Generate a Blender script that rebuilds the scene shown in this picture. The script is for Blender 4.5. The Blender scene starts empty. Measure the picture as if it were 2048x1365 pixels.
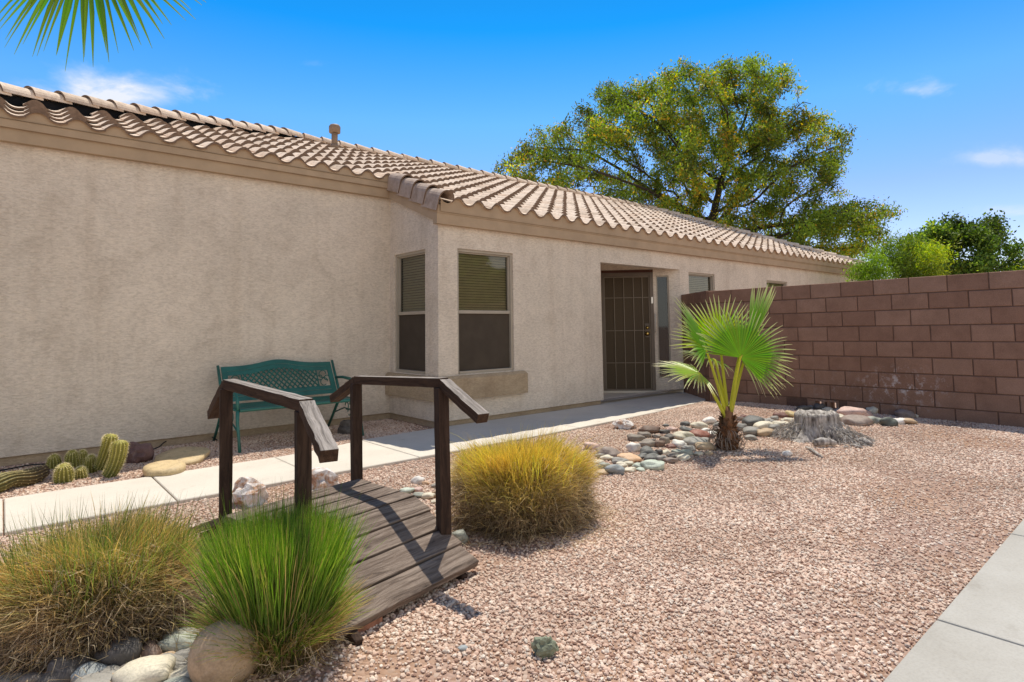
import bpy, bmesh, math, random
import numpy as np
from mathutils import Vector, Matrix, noise

random.seed(7)
rng = np.random.default_rng(11)
R = math.radians
S = bpy.context.scene
COL = S.collection
PI = math.pi

# ------------------------------------------------------------------ camera
FPX, YAW, PITCH, ROLL, CY, CAMH = 1180.926, R(40.848), R(4.0684), R(-.7287), 570.92, 1.25
_r0 = Vector((math.cos(YAW), -math.sin(YAW), 0)); _f0 = Vector((math.sin(YAW), math.cos(YAW), 0)); _z = Vector((0, 0, 1))
CF = _f0 * math.cos(PITCH) + _z * math.sin(PITCH); _u0 = -_f0 * math.sin(PITCH) + _z * math.cos(PITCH)
CR = _r0 * math.cos(ROLL) + _u0 * math.sin(ROLL); CU = -_r0 * math.sin(ROLL) + _u0 * math.cos(ROLL)
CAMP = Vector((0, 0, CAMH))
cam = bpy.data.cameras.new("camera"); camo = bpy.data.objects.new("camera", cam); COL.objects.link(camo)
camo.matrix_world = Matrix(((CR.x, CU.x, -CF.x, 0), (CR.y, CU.y, -CF.y, 0), (CR.z, CU.z, -CF.z, CAMH), (0, 0, 0, 1)))
cam.sensor_width = 36; cam.lens = FPX / 2048 * 36; cam.shift_y = (CY - 682.5) / 2048; cam.clip_start = .05; cam.clip_end = 2000
S.camera = camo

def ray(px, py): return CF * FPX + CR * (px - 1024) - CU * (py - CY)
def on(px, py, ax, v):
    d = ray(px, py); return CAMP + d * ((v - CAMP[ax]) / d[ax])
def depth(px, py, D):
    d = ray(px, py); return CAMP + d * (D / d.dot(_f0))
def gz(x, y):           # gentle rise of the gravel towards the block wall
    t = min(1, max(0, (x - 5.6) / 2.6)); s = min(1, max(0, (5.6 - y) / 1.2))
    b = .06 * t * t * (3 - 2 * t) * s * s * (3 - 2 * s)
    return b + .008 * noise.noise(Vector((x * 1.3, y * 1.3, 0))) - .004
def G(px, py):          # spot on the ground
    p = on(px, py, 2, 0)
    for _ in range(5): p = on(px, py, 2, gz(p.x, p.y))
    return p

# ------------------------------------------------------------------ helpers
def lin(c): return tuple((x / 255 / 12.92 if x <= 10 else ((x / 255 + .055) / 1.055) ** 2.4) for x in c)
def c4(c): return (*c, 1)
LOC = {}
def thing(name, loc=(0, 0, 0), label=None, cat=None, group=None, kind=None):
    o = bpy.data.objects.new(name, None); COL.objects.link(o); o.location = loc; o.empty_display_size = .1
    return tag(o, label, cat, group, kind)
def tag(o, label=None, cat=None, group=None, kind=None):
    if label: o['label'] = label
    if cat: o['category'] = cat
    if group: o['group'] = group
    if kind: o['kind'] = kind
    return o
def wloc(o):
    v = Vector(o.location)
    while o.parent: o = o.parent; v += Vector(o.location)
    return v
def mesh(name, V, Fc, mat, parent=None, smooth=False, col=None, local=False):
    me = bpy.data.meshes.new(name)
    V = np.asarray(V, dtype=np.float64).reshape(-1, 3)
    if parent is not None and not local: V = V - np.array(wloc(parent))
    if isinstance(Fc, np.ndarray):
        n, k = Fc.shape
        me.vertices.add(len(V)); me.vertices.foreach_set('co', V.astype(np.float32).ravel())
        me.loops.add(n * k); me.loops.foreach_set('vertex_index', Fc.astype(np.int32).ravel())
        me.polygons.add(n); me.polygons.foreach_set('loop_start', np.arange(0, n * k, k, dtype=np.int32))
        me.polygons.foreach_set('loop_total', np.full(n, k, dtype=np.int32)); me.update(calc_edges=True)
    else: me.from_pydata(V.tolist(), [], Fc)
    if smooth: me.polygons.foreach_set('use_smooth', [True] * len(me.polygons))
    if col is not None:
        a = me.color_attributes.new('Col', 'FLOAT_COLOR', 'POINT')
        c = np.ones((len(V), 4), np.float32); c[:, :3] = col; a.data.foreach_set('color', c.ravel())
    me.materials.append(mat); me.validate()
    o = bpy.data.objects.new(name, me); COL.objects.link(o)
    if parent is not None: o.parent = parent
    return o

class MB:
    def __init__(s): s.V = []; s.F = []; s.lip = []
    def add(s, V, F):
        n = len(s.V); s.V += [tuple(v) for v in V]; s.F += [tuple(i + n for i in f) for f in F]; return s
    def box(s, a, b):
        x0, y0, z0 = a; x1, y1, z1 = b
        return s.add([(x0, y0, z0), (x1, y0, z0), (x1, y1, z0), (x0, y1, z0), (x0, y0, z1), (x1, y0, z1), (x1, y1, z1), (x0, y1, z1)],
                     [(0, 3, 2, 1), (4, 5, 6, 7), (0, 1, 5, 4), (1, 2, 6, 5), (2, 3, 7, 6), (3, 0, 4, 7)])
    def obox(s, o, u, v, w):    # oriented box: corner o, edge vectors
        o, u, v, w = map(Vector, (o, u, v, w)); P = [o, o + u, o + u + v, o + v]; P = P + [p + w for p in P]
        return s.add(P, [(0, 3, 2, 1), (4, 5, 6, 7), (0, 1, 5, 4), (1, 2, 6, 5), (2, 3, 7, 6), (3, 0, 4, 7)])
    def tube(s, pts, rad, n=8, cap=True):
        pts = [Vector(p) for p in pts]; m = len(pts)
        if not hasattr(rad, '__len__'): rad = [rad] * m
        V = []; prev = None
        for i, p in enumerate(pts):
            t = (pts[min(i + 1, m - 1)] - pts[max(i - 1, 0)]).normalized()
            a = prev if prev is not None else Vector((0, 0, 1)) if abs(t.z) < .9 else Vector((1, 0, 0))
            a = (a - t * a.dot(t)).normalized(); b = t.cross(a); prev = a
            for k in range(n):
                q = 2 * PI * k / n; V.append(p + (a * math.cos(q) + b * math.sin(q)) * rad[i])
        F = [(i * n + k, i * n + (k + 1) % n, (i + 1) * n + (k + 1) % n, (i + 1) * n + k) for i in range(m - 1) for k in range(n)]
        if cap: F += [tuple(range(n))[::-1], tuple((m - 1) * n + k for k in range(n))]
        return s.add(V, F)
    def build(s, name, mat, parent=None, smooth=False, bevel=0):
        o = mesh(name, s.V, s.F, mat, parent, smooth)
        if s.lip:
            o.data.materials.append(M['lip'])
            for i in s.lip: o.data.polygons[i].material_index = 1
        if bevel:
            md = o.modifiers.new('b', 'BEVEL'); md.width = bevel; md.segments = 2; md.limit_method = 'ANGLE'
        return o

# ------------------------------------------------------------------ materials
def newmat(name, rough=.8, spec=.3):
    m = bpy.data.materials.new(name); m.use_nodes = True; nt = m.node_tree; b = nt.nodes['Principled BSDF']
    b.inputs['Roughness'].default_value = rough; b.inputs['Specular IOR Level'].default_value = spec
    return m, nt, b
def N(nt, t, **kw):
    n = nt.nodes.new(t)
    for k, v in kw.items():
        if k in n.inputs: n.inputs[k].default_value = v
        else: setattr(n, k, v)
    return n
def ramp(nt, stops, src=None):
    r = N(nt, 'ShaderNodeValToRGB'); e = r.color_ramp.elements
    while len(e) < len(stops): e.new(.5)
    for i, (p, c) in enumerate(stops): e[i].position = p; e[i].color = c4(c) if len(c) == 3 else c
    if src is not None: nt.links.new(src, r.inputs[0])
    return r
def coord(nt, scale=(1, 1, 1), which='Object', rnd=False):
    tc = N(nt, 'ShaderNodeTexCoord'); mp = N(nt, 'ShaderNodeMapping'); mp.inputs['Scale'].default_value = scale
    nt.links.new(tc.outputs[which], mp.inputs[0])
    if rnd:
        oi = N(nt, 'ShaderNodeObjectInfo'); ml = N(nt, 'ShaderNodeVectorMath', operation='SCALE'); ml.inputs[0].default_value = (17, 23, 31)
        nt.links.new(oi.outputs['Random'], ml.inputs['Scale']); nt.links.new(ml.outputs[0], mp.inputs['Location'])
    return mp.outputs[0]
def nz(nt, vec, scale, detail=4, rough=.55, dist=0):
    n = N(nt, 'ShaderNodeTexNoise'); n.inputs['Scale'].default_value = scale; n.inputs['Detail'].default_value = detail
    n.inputs['Roughness'].default_value = rough; n.inputs['Distortion'].default_value = dist; nt.links.new(vec, n.inputs['Vector']); return n.outputs[0]
def bump(nt, b, h, strength=.5, dist=.01):
    n = N(nt, 'ShaderNodeBump'); n.inputs['Strength'].default_value = strength; n.inputs['Distance'].default_value = dist
    nt.links.new(h, n.inputs['Height']); nt.links.new(n.outputs[0], b.inputs['Normal']); return n
def mix(nt, f, a, b, mode='MIX'):
    m = N(nt, 'ShaderNodeMix', data_type='RGBA', blend_type=mode)
    for i, v in ((0, f), (6, a), (7, b)):
        if isinstance(v, (int, float)): m.inputs[i].default_value = v
        elif isinstance(v, tuple): m.inputs[i].default_value = c4(v) if len(v) == 3 else v
        else: nt.links.new(v, m.inputs[i])
    return m.outputs[2]
def mth(nt, op, a, b=None, clamp=False):
    m = N(nt, 'ShaderNodeMath', operation=op); m.use_clamp = clamp
    for i, v in ((0, a), (1, b)):
        if v is None: continue
        if isinstance(v, (int, float)): m.inputs[i].default_value = v
        else: nt.links.new(v, m.inputs[i])
    return m.outputs[0]
def flat(name, c, rough=.6, spec=.4, metal=0, var=.12, scale=8):
    m, nt, b = newmat(name, rough, spec); b.inputs['Metallic'].default_value = metal
    n = nz(nt, coord(nt), scale, 5); r = ramp(nt, [(.3, tuple(x * (1 - var) for x in c)), (.7, tuple(x * (1 + var) for x in c))], n)
    nt.links.new(r.outputs[0], b.inputs['Base Color']); return m

def stucco(name, c, c2):
    m, nt, b = newmat(name, .93, .15)
    v = coord(nt); vs = coord(nt, (13, 13, 36))
    big = nz(nt, v, .9, 5, .6); r = ramp(nt, [(.35, c2), (.68, c)], big)
    trow = nz(nt, vs, 1.6, 5, .62, .8); fine = nz(nt, v, 130, 3, .6)
    col = mix(nt, .42, r.outputs[0], ramp(nt, [(.38, (.60, .57, .53)), (.58, (1.06, 1.05, 1.04))], trow).outputs[0], 'MULTIPLY')
    # dust and splash stains near the ground
    sx = N(nt, 'ShaderNodeSeparateXYZ'); nt.links.new(v, sx.inputs[0])
    low = mth(nt, 'MULTIPLY', mth(nt, 'SUBTRACT', .55, mth(nt, 'ADD', sx.outputs[2], mth(nt, 'MULTIPLY', big, .5))), 1.2, True)
    col = mix(nt, mth(nt, 'MULTIPLY', low, .35), col, (.42, .35, .31))
    stk = ramp(nt, [(.50, (1, 1, 1)), (.72, (.80, .76, .72))], nz(nt, coord(nt, (2.6, 2.6, .22)), 1.6, 6, .65)); col = mix(nt, .55, col, stk.outputs[0], 'MULTIPLY')
    blt = ramp(nt, [(.34, (.86, .84, .82)), (.5, (1, 1, 1)), (.7, (1.06, 1.05, 1.03))], nz(nt, v, 3.2, 6, .7, .4)); col = mix(nt, .7, col, blt.outputs[0], 'MULTIPLY')
    nt.links.new(col, b.inputs['Base Color'])
    h = mth(nt, 'ADD', trow, mth(nt, 'MULTIPLY', fine, .25)); bump(nt, b, h, .7, .02); return m
M = {}
M['stucco'] = stucco('stucco', (.84, .745, .63), (.72, .64, .54))
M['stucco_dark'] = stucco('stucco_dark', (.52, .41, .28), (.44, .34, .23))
M['trim'] = flat('trim_paint', (.44, .325, .215), .75, .3, var=.1, scale=4)
M['frame'] = flat('window_frame', (.40, .35, .28), .5, .5, var=.05)
M['black'] = flat('black_felt', (.012, .013, .016), .9, .2)
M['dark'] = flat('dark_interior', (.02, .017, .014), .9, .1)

def tile_mat():
    m, nt, b = newmat('roof_tile', .85, .2)
    g = N(nt, 'ShaderNodeNewGeometry'); v = coord(nt)
    r = ramp(nt, [(0, (.58, .46, .35)), (.35, (.76, .62, .49)), (.7, (.80, .66, .53)), (1, (.66, .50, .37))], g.outputs['Random Per Island'])
    n = nz(nt, v, 14, 6, .65); d = ramp(nt, [(.32, (.55, .5, .46)), (.55, (1, 1, 1))], n)
    col = mix(nt, .6, r.outputs[0], d.outputs[0], 'MULTIPLY'); nt.links.new(col, b.inputs['Base Color'])
    bump(nt, b, nz(nt, v, 120, 3), .3, .004); return m
M['tile'] = tile_mat()
def tile_mat2():
    m, nt, b = newmat('rake_tile', .85, .2)
    v = coord(nt, rnd=True); n = nz(nt, v, 9, 6, .65)
    r = ramp(nt, [(.3, (.30, .22, .17)), (.5, (.44, .34, .27)), (.7, (.52, .42, .34))], n); nt.links.new(r.outputs[0], b.inputs['Base Color'])
    bump(nt, b, nz(nt, v, 120, 3), .3, .004); return m
M['rake'] = tile_mat2(); M['lip'] = flat('shaded_tile_edge', (.20, .135, .095), .9, .15, var=.25, scale=20)  # brown tile ends; shade under the lips is put into their colour

def concrete(name, c, c2):
    m, nt, b = newmat(name, .88, .25); v = coord(nt)
    n = nz(nt, v, 1.7, 6, .6); r = ramp(nt, [(.3, c2), (.65, c)], n)
    sp = nz(nt, v, 90, 3, .7); col = mix(nt, .3, r.outputs[0], ramp(nt, [(.35, (.7, .68, .66)), (.55, (1, 1, 1))], sp).outputs[0], 'MULTIPLY')
    st = nz(nt, v, 5, 7, .7); col = mix(nt, .4, col, ramp(nt, [(.28, (.6, .55, .5)), (.42, (1, 1, 1))], st).outputs[0], 'MULTIPLY')
    nt.links.new(col, b.inputs['Base Color']); bump(nt, b, mth(nt, 'ADD', sp, n), .25, .004); return m
M['walk'] = concrete('walk_concrete', (.66, .61, .53), (.58, .535, .46))
M['side'] = concrete('sidewalk_concrete', (.47, .45, .405), (.38, .355, .31))

def ground_mat():
    m, nt, b = newmat('decomposed_granite', .95, .1); v = coord(nt)
    vo = N(nt, 'ShaderNodeTexVoronoi'); vo.inputs['Scale'].default_value = 48; nt.links.new(v, vo.inputs['Vector'])
    hs = N(nt, 'ShaderNodeSeparateColor'); nt.links.new(vo.outputs['Color'], hs.inputs[0])
    r = ramp(nt, [(0, (.24, .15, .11)), (.4, (.36, .24, .19)), (.75, (.42, .30, .245)), (1, (.5, .40, .33))], hs.outputs[0])
    soil = ramp(nt, [(.35, (.34, .20, .12)), (.65, (.45, .30, .21))], nz(nt, v, 7, 6, .7))
    pm = ramp(nt, [(.42, (0, 0, 0)), (.6, (1, 1, 1))], nz(nt, v, 1.1, 5, .6))
    col = mix(nt, mth(nt, 'MULTIPLY', pm.outputs[0], .7), r.outputs[0], soil.outputs[0]); nt.links.new(col, b.inputs['Base Color'])
    bump(nt, b, mth(nt, 'SUBTRACT', 1, vo.outputs['Distance']), .8, .012); return m
M['ground'] = ground_mat()
def pebble_mat():
    m, nt, b = newmat('pebble', .9, .2); oi = N(nt, 'ShaderNodeObjectInfo')
    r = ramp(nt, [(0, (.36, .21, .15)), (.14, (.62, .45, .36)), (.4, (.70, .55, .445)), (.62, (.79, .65, .54)), (.8, (.68, .46, .35)), (.9, (.86, .77, .67)), (.97, (.50, .42, .36)), (1, (.90, .82, .72))], oi.outputs['Random'])
    g = N(nt, 'ShaderNodeNewGeometry')
    big = ramp(nt, [(.36, (.84, .80, .76)), (.6, (1.05, 1.03, 1.0))], nz(nt, g.outputs['Position'], 1.3, 5, .6))
    col = mix(nt, 1., r.outputs[0], big.outputs[0], 'MULTIPLY')
    n = nz(nt, g.outputs['Position'], 160, 3); col = mix(nt, .35, col, ramp(nt, [(.3, (.6, .6, .6)), (.7, (1.1, 1.1, 1.1))], n).outputs[0], 'MULTIPLY')
    nt.links.new(col, b.inputs['Base Color']); return m
M['pebble'] = pebble_mat()
def stone_mat():
    m, nt, b = newmat('river_stone', .62, .35); oi = N(nt, 'ShaderNodeObjectInfo'); v = coord(nt, rnd=True)
    n = nz(nt, v, 14, 6, .65, .4); r = ramp(nt, [(.3, (.6, .58, .56)), (.5, (1, 1, 1)), (.72, (1.12, 1.1, 1.08))], n)
    col = mix(nt, .8, oi.outputs['Color'], r.outputs[0], 'MULTIPLY')
    vn = ramp(nt, [(.48, (0, 0, 0)), (.5, (1, 1, 1)), (.52, (0, 0, 0))], nz(nt, v, 5, 3, .5, 1.5))
    col = mix(nt, mth(nt, 'MULTIPLY', vn.outputs[0], .10), col, (.62, .58, .52))
    sp = nz(nt, v, 110, 2); col = mix(nt, .35, col, ramp(nt, [(.35, (.55, .55, .55)), (.6, (1.05, 1.05, 1.05))], sp).outputs[0], 'MULTIPLY')
    nt.links.new(col, b.inputs['Base Color']); bump(nt, b, mth(nt, 'ADD', n, mth(nt, 'MULTIPLY', sp, .3)), .35, .01); return m
M['stone'] = stone_mat()
def quartz_mat():
    m, nt, b = newmat('quartz', .5, .5); v = coord(nt, rnd=True)
    n = nz(nt, v, 9, 7, .7, .6); sx = N(nt, 'ShaderNodeSeparateXYZ'); nt.links.new(v, sx.inputs[0])
    r = ramp(nt, [(.33, (.16, .10, .07)), (.42, (.45, .24, .13)), (.5, (.62, .55, .5)), (.6, (.78, .75, .72))], n)
    nt.links.new(r.outputs[0], b.inputs['Base Color']); bump(nt, b, nz(nt, v, 22, 6, .7), .9, .02); return m
M['quartz'] = quartz_mat()

def wood(name, cs, top=None, grain=1.0, bs=.6):
    m, nt, b = newmat(name, .85, .2)
    v = coord(nt, (1.1, 26 * grain, 26 * grain), rnd=True); w = nz(nt, coord(nt, (1.5, 5, 5), rnd=True), 1.2, 3, .5)
    # bend the grain round knots
    ad = N(nt, 'ShaderNodeVectorMath', operation='ADD'); cx = N(nt, 'ShaderNodeCombineXYZ')
    nt.links.new(mth(nt, 'MULTIPLY', w, 3.2), cx.inputs[1]); nt.links.new(mth(nt, 'MULTIPLY', w, 3.2), cx.inputs[2])
    nt.links.new(v, ad.inputs[0]); nt.links.new(cx.outputs[0], ad.inputs[1])
    n = nz(nt, ad.outputs[0], 1.5, 7, .72, .3); fine = nz(nt, ad.outputs[0], 6, 4, .7)
    r = ramp(nt, [(.28, cs[0]), (.45, cs[1]), (.62, cs[2])], n)
    col = r.outputs[0]
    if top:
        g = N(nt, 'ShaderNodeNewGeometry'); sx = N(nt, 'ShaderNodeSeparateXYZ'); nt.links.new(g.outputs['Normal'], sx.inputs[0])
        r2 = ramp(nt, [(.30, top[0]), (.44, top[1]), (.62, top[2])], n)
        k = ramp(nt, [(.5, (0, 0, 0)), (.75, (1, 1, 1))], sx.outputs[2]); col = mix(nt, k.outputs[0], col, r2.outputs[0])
    vo = N(nt, 'ShaderNodeTexVoronoi'); vo.inputs['Scale'].default_value = 1.0; nt.links.new(coord(nt, (4.2, 6.5, 6.5), rnd=True), vo.inputs['Vector'])
    kn = ramp(nt, [(.05, (1, 1, 1)), (.16, (0, 0, 0))], vo.outputs['Distance']); col = mix(nt, mth(nt, 'MULTIPLY', kn.outputs[0], .7), col, (.03, .02, .016))
    nt.links.new(col, b.inputs['Base Color'])
    bump(nt, b, mth(nt, 'ADD', n, mth(nt, 'MULTIPLY', fine, .3)), bs, .012); return m
M['deck'] = wood('deck_wood', [(.035, .025, .019), (.155, .115, .09), (.29, .23, .185)], bs=1.)
M['post'] = wood('post_wood', [(.018, .011, .008), (.042, .025, .018), (.075, .046, .032)], grain=.8, bs=.4)
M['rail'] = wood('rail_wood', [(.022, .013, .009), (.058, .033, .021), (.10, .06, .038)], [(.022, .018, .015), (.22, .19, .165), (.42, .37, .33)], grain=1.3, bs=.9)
M['brick'] = flat('brick', (.34, .16, .10), .9, .2, var=.3, scale=30)

def leafmat(name, trans=.35, rough=.5):
    m, nt, b = newmat(name, rough, .35); a = N(nt, 'ShaderNodeAttribute'); a.attribute_name = 'Col'
    nt.links.new(a.outputs['Color'], b.inputs['Base Color'])
    t = N(nt, 'ShaderNodeBsdfTranslucent'); hs = N(nt, 'ShaderNodeHueSaturation'); hs.inputs['Value'].default_value = 1.6; hs.inputs['Saturation'].default_value = 1.15
    nt.links.new(a.outputs['Color'], hs.inputs['Color']); nt.links.new(hs.outputs[0], t.inputs['Color'])
    mx = N(nt, 'ShaderNodeMixShader'); mx.inputs[0].default_value = trans
    nt.links.new(b.outputs[0], mx.inputs[1]); nt.links.new(t.outputs[0], mx.inputs[2]); nt.links.new(mx.outputs[0], nt.nodes['Material Output'].inputs[0]); return m
M['leaf'] = leafmat('leaf', .4, .55); M['blade'] = leafmat('grass_blade', .3, .6); M['fan'] = leafmat('palm_leaf', .4, .42)
def barkmat(name, a, c):
    m, nt, b = newmat(name, .95, .1); v = coord(nt, (6, 6, 1.6)); n = nz(nt, v, 4, 6, .7)
    r = ramp(nt, [(.35, a), (.65, c)], n); nt.links.new(r.outputs[0], b.inputs['Base Color']); bump(nt, b, n, .8, .03); return m
M['bark'] = barkmat('bark', (.035, .026, .02), (.11, .085, .065))
M['stump'] = barkmat('stump_wood', (.12, .10, .085), (.66, .61, .56))
M['palmbark'] = barkmat('palm_bark', (.07, .04, .028), (.36, .19, .10))

def block_mat():
    m, nt, b = newmat('concrete_block', .95, .12); g = N(nt, 'ShaderNodeNewGeometry'); v = coord(nt)
    r = ramp(nt, [(0, (.27, .158, .108)), (.5, (.305, .182, .125)), (1, (.345, .215, .15))], g.outputs['Random Per Island'])
    n = nz(nt, v, 3.5, 6, .7); col = mix(nt, .7, r.outputs[0], ramp(nt, [(.3, (.7, .68, .66)), (.62, (1.1, 1.1, 1.1))], n).outputs[0], 'MULTIPLY')
    sp = nz(nt, v, 100, 3, .7); col = mix(nt, .5, col, ramp(nt, [(.3, (.6, .6, .6)), (.65, (1.15, 1.15, 1.15))], sp).outputs[0], 'MULTIPLY')
    # white efflorescence low on the wall
    ds = N(nt, 'ShaderNodeVectorMath', operation='DISTANCE'); mp = N(nt, 'ShaderNodeMapping'); mp.inputs['Scale'].default_value = (0, 1, 1.8)
    nt.links.new(v, mp.inputs[0]); nt.links.new(mp.outputs[0], ds.inputs[0]); ds.inputs[1].default_value = (0, 2.52 - 3.2, .42 * 1.8)
    near = mth(nt, 'SUBTRACT', 1, mth(nt, 'MULTIPLY', ds.outputs['Value'], 1.6), True)
    e = ramp(nt, [(.52, (0, 0, 0)), (.66, (1, 1, 1))], nz(nt, coord(nt, (1, 1, .8)), 11, 7, .75)); f = mth(nt, 'MULTIPLY', mth(nt, 'MULTIPLY', near, e.outputs[0]), 1.6, True)
    col = mix(nt, f, col, (.52, .46, .43))
    ds2 = N(nt, 'ShaderNodeVectorMath', operation='DISTANCE'); nt.links.new(mp.outputs[0], ds2.inputs[0]); ds2.inputs[1].default_value = (0, 3.3 - 3.2, .3 * 1.8)
    near2 = mth(nt, 'SUBTRACT', 1, mth(nt, 'MULTIPLY', ds2.outputs['Value'], 1.3), True)
    col = mix(nt, mth(nt, 'MULTIPLY', mth(nt, 'MULTIPLY', near2, e.outputs[0]), .5), col, (.45, .38, .34))
    nt.links.new(col, b.inputs['Base Color']); bump(nt, b, mth(nt, 'ADD', sp, n), .6, .006); return m
M['block'] = block_mat(); M['mortar'] = flat('mortar', (.14, .085, .062), .95, .1, var=.2, scale=20)
M['green_metal'] = flat('green_cast_metal', (.02, .125, .10), .42, .5, var=.2, scale=6)
M['door_metal'] = flat('brown_steel', (.16, .125, .095), .5, .4, var=.08)
M['door_bar'] = flat('bar_steel', (.24, .19, .14), .5, .4, var=.08)
M['door_mesh'] = flat('door_mesh', (.10, .075, .05), .8, .15, var=.1, scale=60)
M['screen'] = flat('sun_screen', (.075, .06, .046), .85, .12, var=.12, scale=5)
M['brass'] = flat('brass', (.75, .52, .16), .25, .6, 1.0, var=.05)
M['chrome'] = flat('satin_steel', (.6, .58, .55), .3, .5, 1.0, var=.05)
M['blind'] = flat('blind_slat', (.66, .56, .36), .6, .3, var=.05)
M['hose'] = flat('rubber_hose', (.012, .012, .014), .5, .4)
M['door_wood'] = flat('door_header', (.09, .035, .022), .6, .3, var=.2)
def glass_mat():
    m, nt, b = newmat('window_glass', .02, .5); nt.nodes.remove(b)
    t = N(nt, 'ShaderNodeBsdfTransparent'); t.inputs[0].default_value = (.64, .65, .60, 1)
    g = N(nt, 'ShaderNodeBsdfGlossy'); g.inputs['Roughness'].default_value = .03; g.inputs[0].default_value = (.75, .8, .85, 1)
    fr = N(nt, 'ShaderNodeFresnel'); fr.inputs[0].default_value = 1.5; f = mth(nt, 'ADD', mth(nt, 'MULTIPLY', fr.outputs[0], 1.2), .03, True)
    mx = N(nt, 'ShaderNodeMixShader'); nt.links.new(f, mx.inputs[0]); nt.links.new(t.outputs[0], mx.inputs[1]); nt.links.new(g.outputs[0], mx.inputs[2])
    nt.links.new(mx.outputs[0], nt.nodes['Material Output'].inputs[0]); return m
M['glass'] = glass_mat()
def cactus_mat():
    m, nt, b = newmat('cactus_skin', .6, .3); a = N(nt, 'ShaderNodeAttribute'); a.attribute_name = 'Col'
    n = nz(nt, coord(nt), 25, 4); col = mix(nt, .5, a.outputs['Color'], ramp(nt, [(.3, (.7, .7, .6)), (.7, (1.2, 1.15, 1))], n).outputs[0], 'MULTIPLY')
    nt.links.new(col, b.inputs['Base Color']); return m
M['cactus'] = cactus_mat(); M['spine'] = flat('spines', (.85, .74, .38), .6, .3)

# ------------------------------------------------------------------ world and sun
SUNV = Vector((.29, .29, 1)).normalized()
w = bpy.data.worlds.new("World"); S.world = w; w.use_nodes = True; nt = w.node_tree
bg = nt.nodes['Background']; sky = N(nt, 'ShaderNodeTexSky', sky_type='NISHITA'); sky.sun_disc = False
sky.sun_elevation = math.asin(SUNV.z); sky.sun_rotation = R(45); sky.air_density = 1.0; sky.dust_density = .6; sky.ozone_density = 2.2
hs = N(nt, 'ShaderNodeHueSaturation'); hs.inputs['Saturation'].default_value = 1.3; hs.inputs['Value'].default_value = 1.6
nt.links.new(sky.outputs[0], hs.inputs['Color'])
tc = N(nt, 'ShaderNodeTexCoord'); D = tc.outputs['Generated']
sz = N(nt, 'ShaderNodeSeparateXYZ'); nt.links.new(D, sz.inputs[0])
grade = ramp(nt, [(0, (.90, .74, .98)), (.2, (.74, .64, .98)), (.33, (.50, .73, 1.0)), (.46, (.05, .575, 1.0)), (.65, (.05, .34, .62)), (1, (.05, .22, .42))], sz.outputs[2])
colr = mix(nt, 1., mix(nt, 1., hs.outputs[0], grade.outputs[0], 'MULTIPLY'), (1, 1, .78), 'MULTIPLY')
# unseen bright haze added on the street side to fill the shaded walls
fill_haze = mth(nt, 'MULTIPLY', mth(nt, 'MULTIPLY', mth(nt, 'SUBTRACT', mth(nt, 'MULTIPLY', sz.outputs[1], -1), .12), 2.2, True), mth(nt, 'MULTIPLY', mth(nt, 'SUBTRACT', .95, sz.outputs[2]), 1.6, True))
hn = nz(nt, D, 2.2, 6, .6, .5); fill_haze = mth(nt, 'MULTIPLY', fill_haze, mth(nt, 'ADD', .55, mth(nt, 'MULTIPLY', hn, .6)), True)
colr = mix(nt, fill_haze, colr, (7.9, 7.5, 6.6))
def cloud(col, px, py, hw, hh, dens, seed, tilt=0):
    c = ray(px, py).normalized(); r = _r0.copy(); r = (r - c * r.dot(c)).normalized(); u = r.cross(c)
    if tilt: r, u = r * math.cos(tilt) + u * math.sin(tilt), u * math.cos(tilt) - r * math.sin(tilt)
    def dot(v):
        d = N(nt, 'ShaderNodeVectorMath', operation='DOT_PRODUCT'); nt.links.new(D, d.inputs[0]); d.inputs[1].default_value = v; return d.outputs['Value']
    dc = dot(c); U = mth(nt, 'DIVIDE', dot(r), dc); V = mth(nt, 'DIVIDE', dot(u), dc)
    k = ray(px, py).length
    U = mth(nt, 'MULTIPLY', U, k / hw); V = mth(nt, 'MULTIPLY', V, k / hh)
    V = mth(nt, 'MULTIPLY', V, mth(nt, 'ADD', 1, mth(nt, 'MULTIPLY', mth(nt, 'LESS_THAN', V, 0), .7)))
    rr = mth(nt, 'SQRT', mth(nt, 'ADD', mth(nt, 'MULTIPLY', U, U), mth(nt, 'MULTIPLY', V, V)))
    mp = N(nt, 'ShaderNodeMapping'); mp.inputs['Location'].default_value = (seed, seed, 0); mp.inputs['Scale'].default_value = (1, 1, 1.7); nt.links.new(D, mp.inputs[0])
    n = nz(nt, mp.outputs[0], 1100 / hw * 1.4, 8, .58, .3)
    m = mth(nt, 'SUBTRACT', mth(nt, 'ADD', 1, mth(nt, 'MULTIPLY', mth(nt, 'SUBTRACT', n, .5), 2.6)), rr)
    m = mth(nt, 'MULTIPLY', mth(nt, 'MULTIPLY', m, 1.15, True), mth(nt, 'GREATER_THAN', dc, 0))
    sh = mth(nt, 'MULTIPLY', mth(nt, 'MULTIPLY', m, m), dens)
    return mix(nt, sh, col, (6.2, 6.3, 6.7))
for a in ((195, 192, 165, 60, .9, 3, 0), (110, 210, 110, 34, .55, 9, 0), (1826, 180, 78, 36, .38, 5, 0), (1985, 318, 120, 40, .42, 7, 0), (2010, 425, 60, 20, .3, 12, 0), (630, 128, 40, 10, .04, 6, 0)):
    colr = cloud(colr, *a)
nt.links.new(colr, bg.inputs[0]); bg.inputs[1].default_value = .15
sl = bpy.data.lights.new('sun', 'SUN'); sl.energy = 5.0; sl.angle = R(.5); sl.color = (1, .925, .80)
so = bpy.data.objects.new('sun', sl); COL.objects.link(so); so.rotation_euler = (-SUNV).to_track_quat('-Z', 'Y').to_euler(); so.location = SUNV * 30

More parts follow.
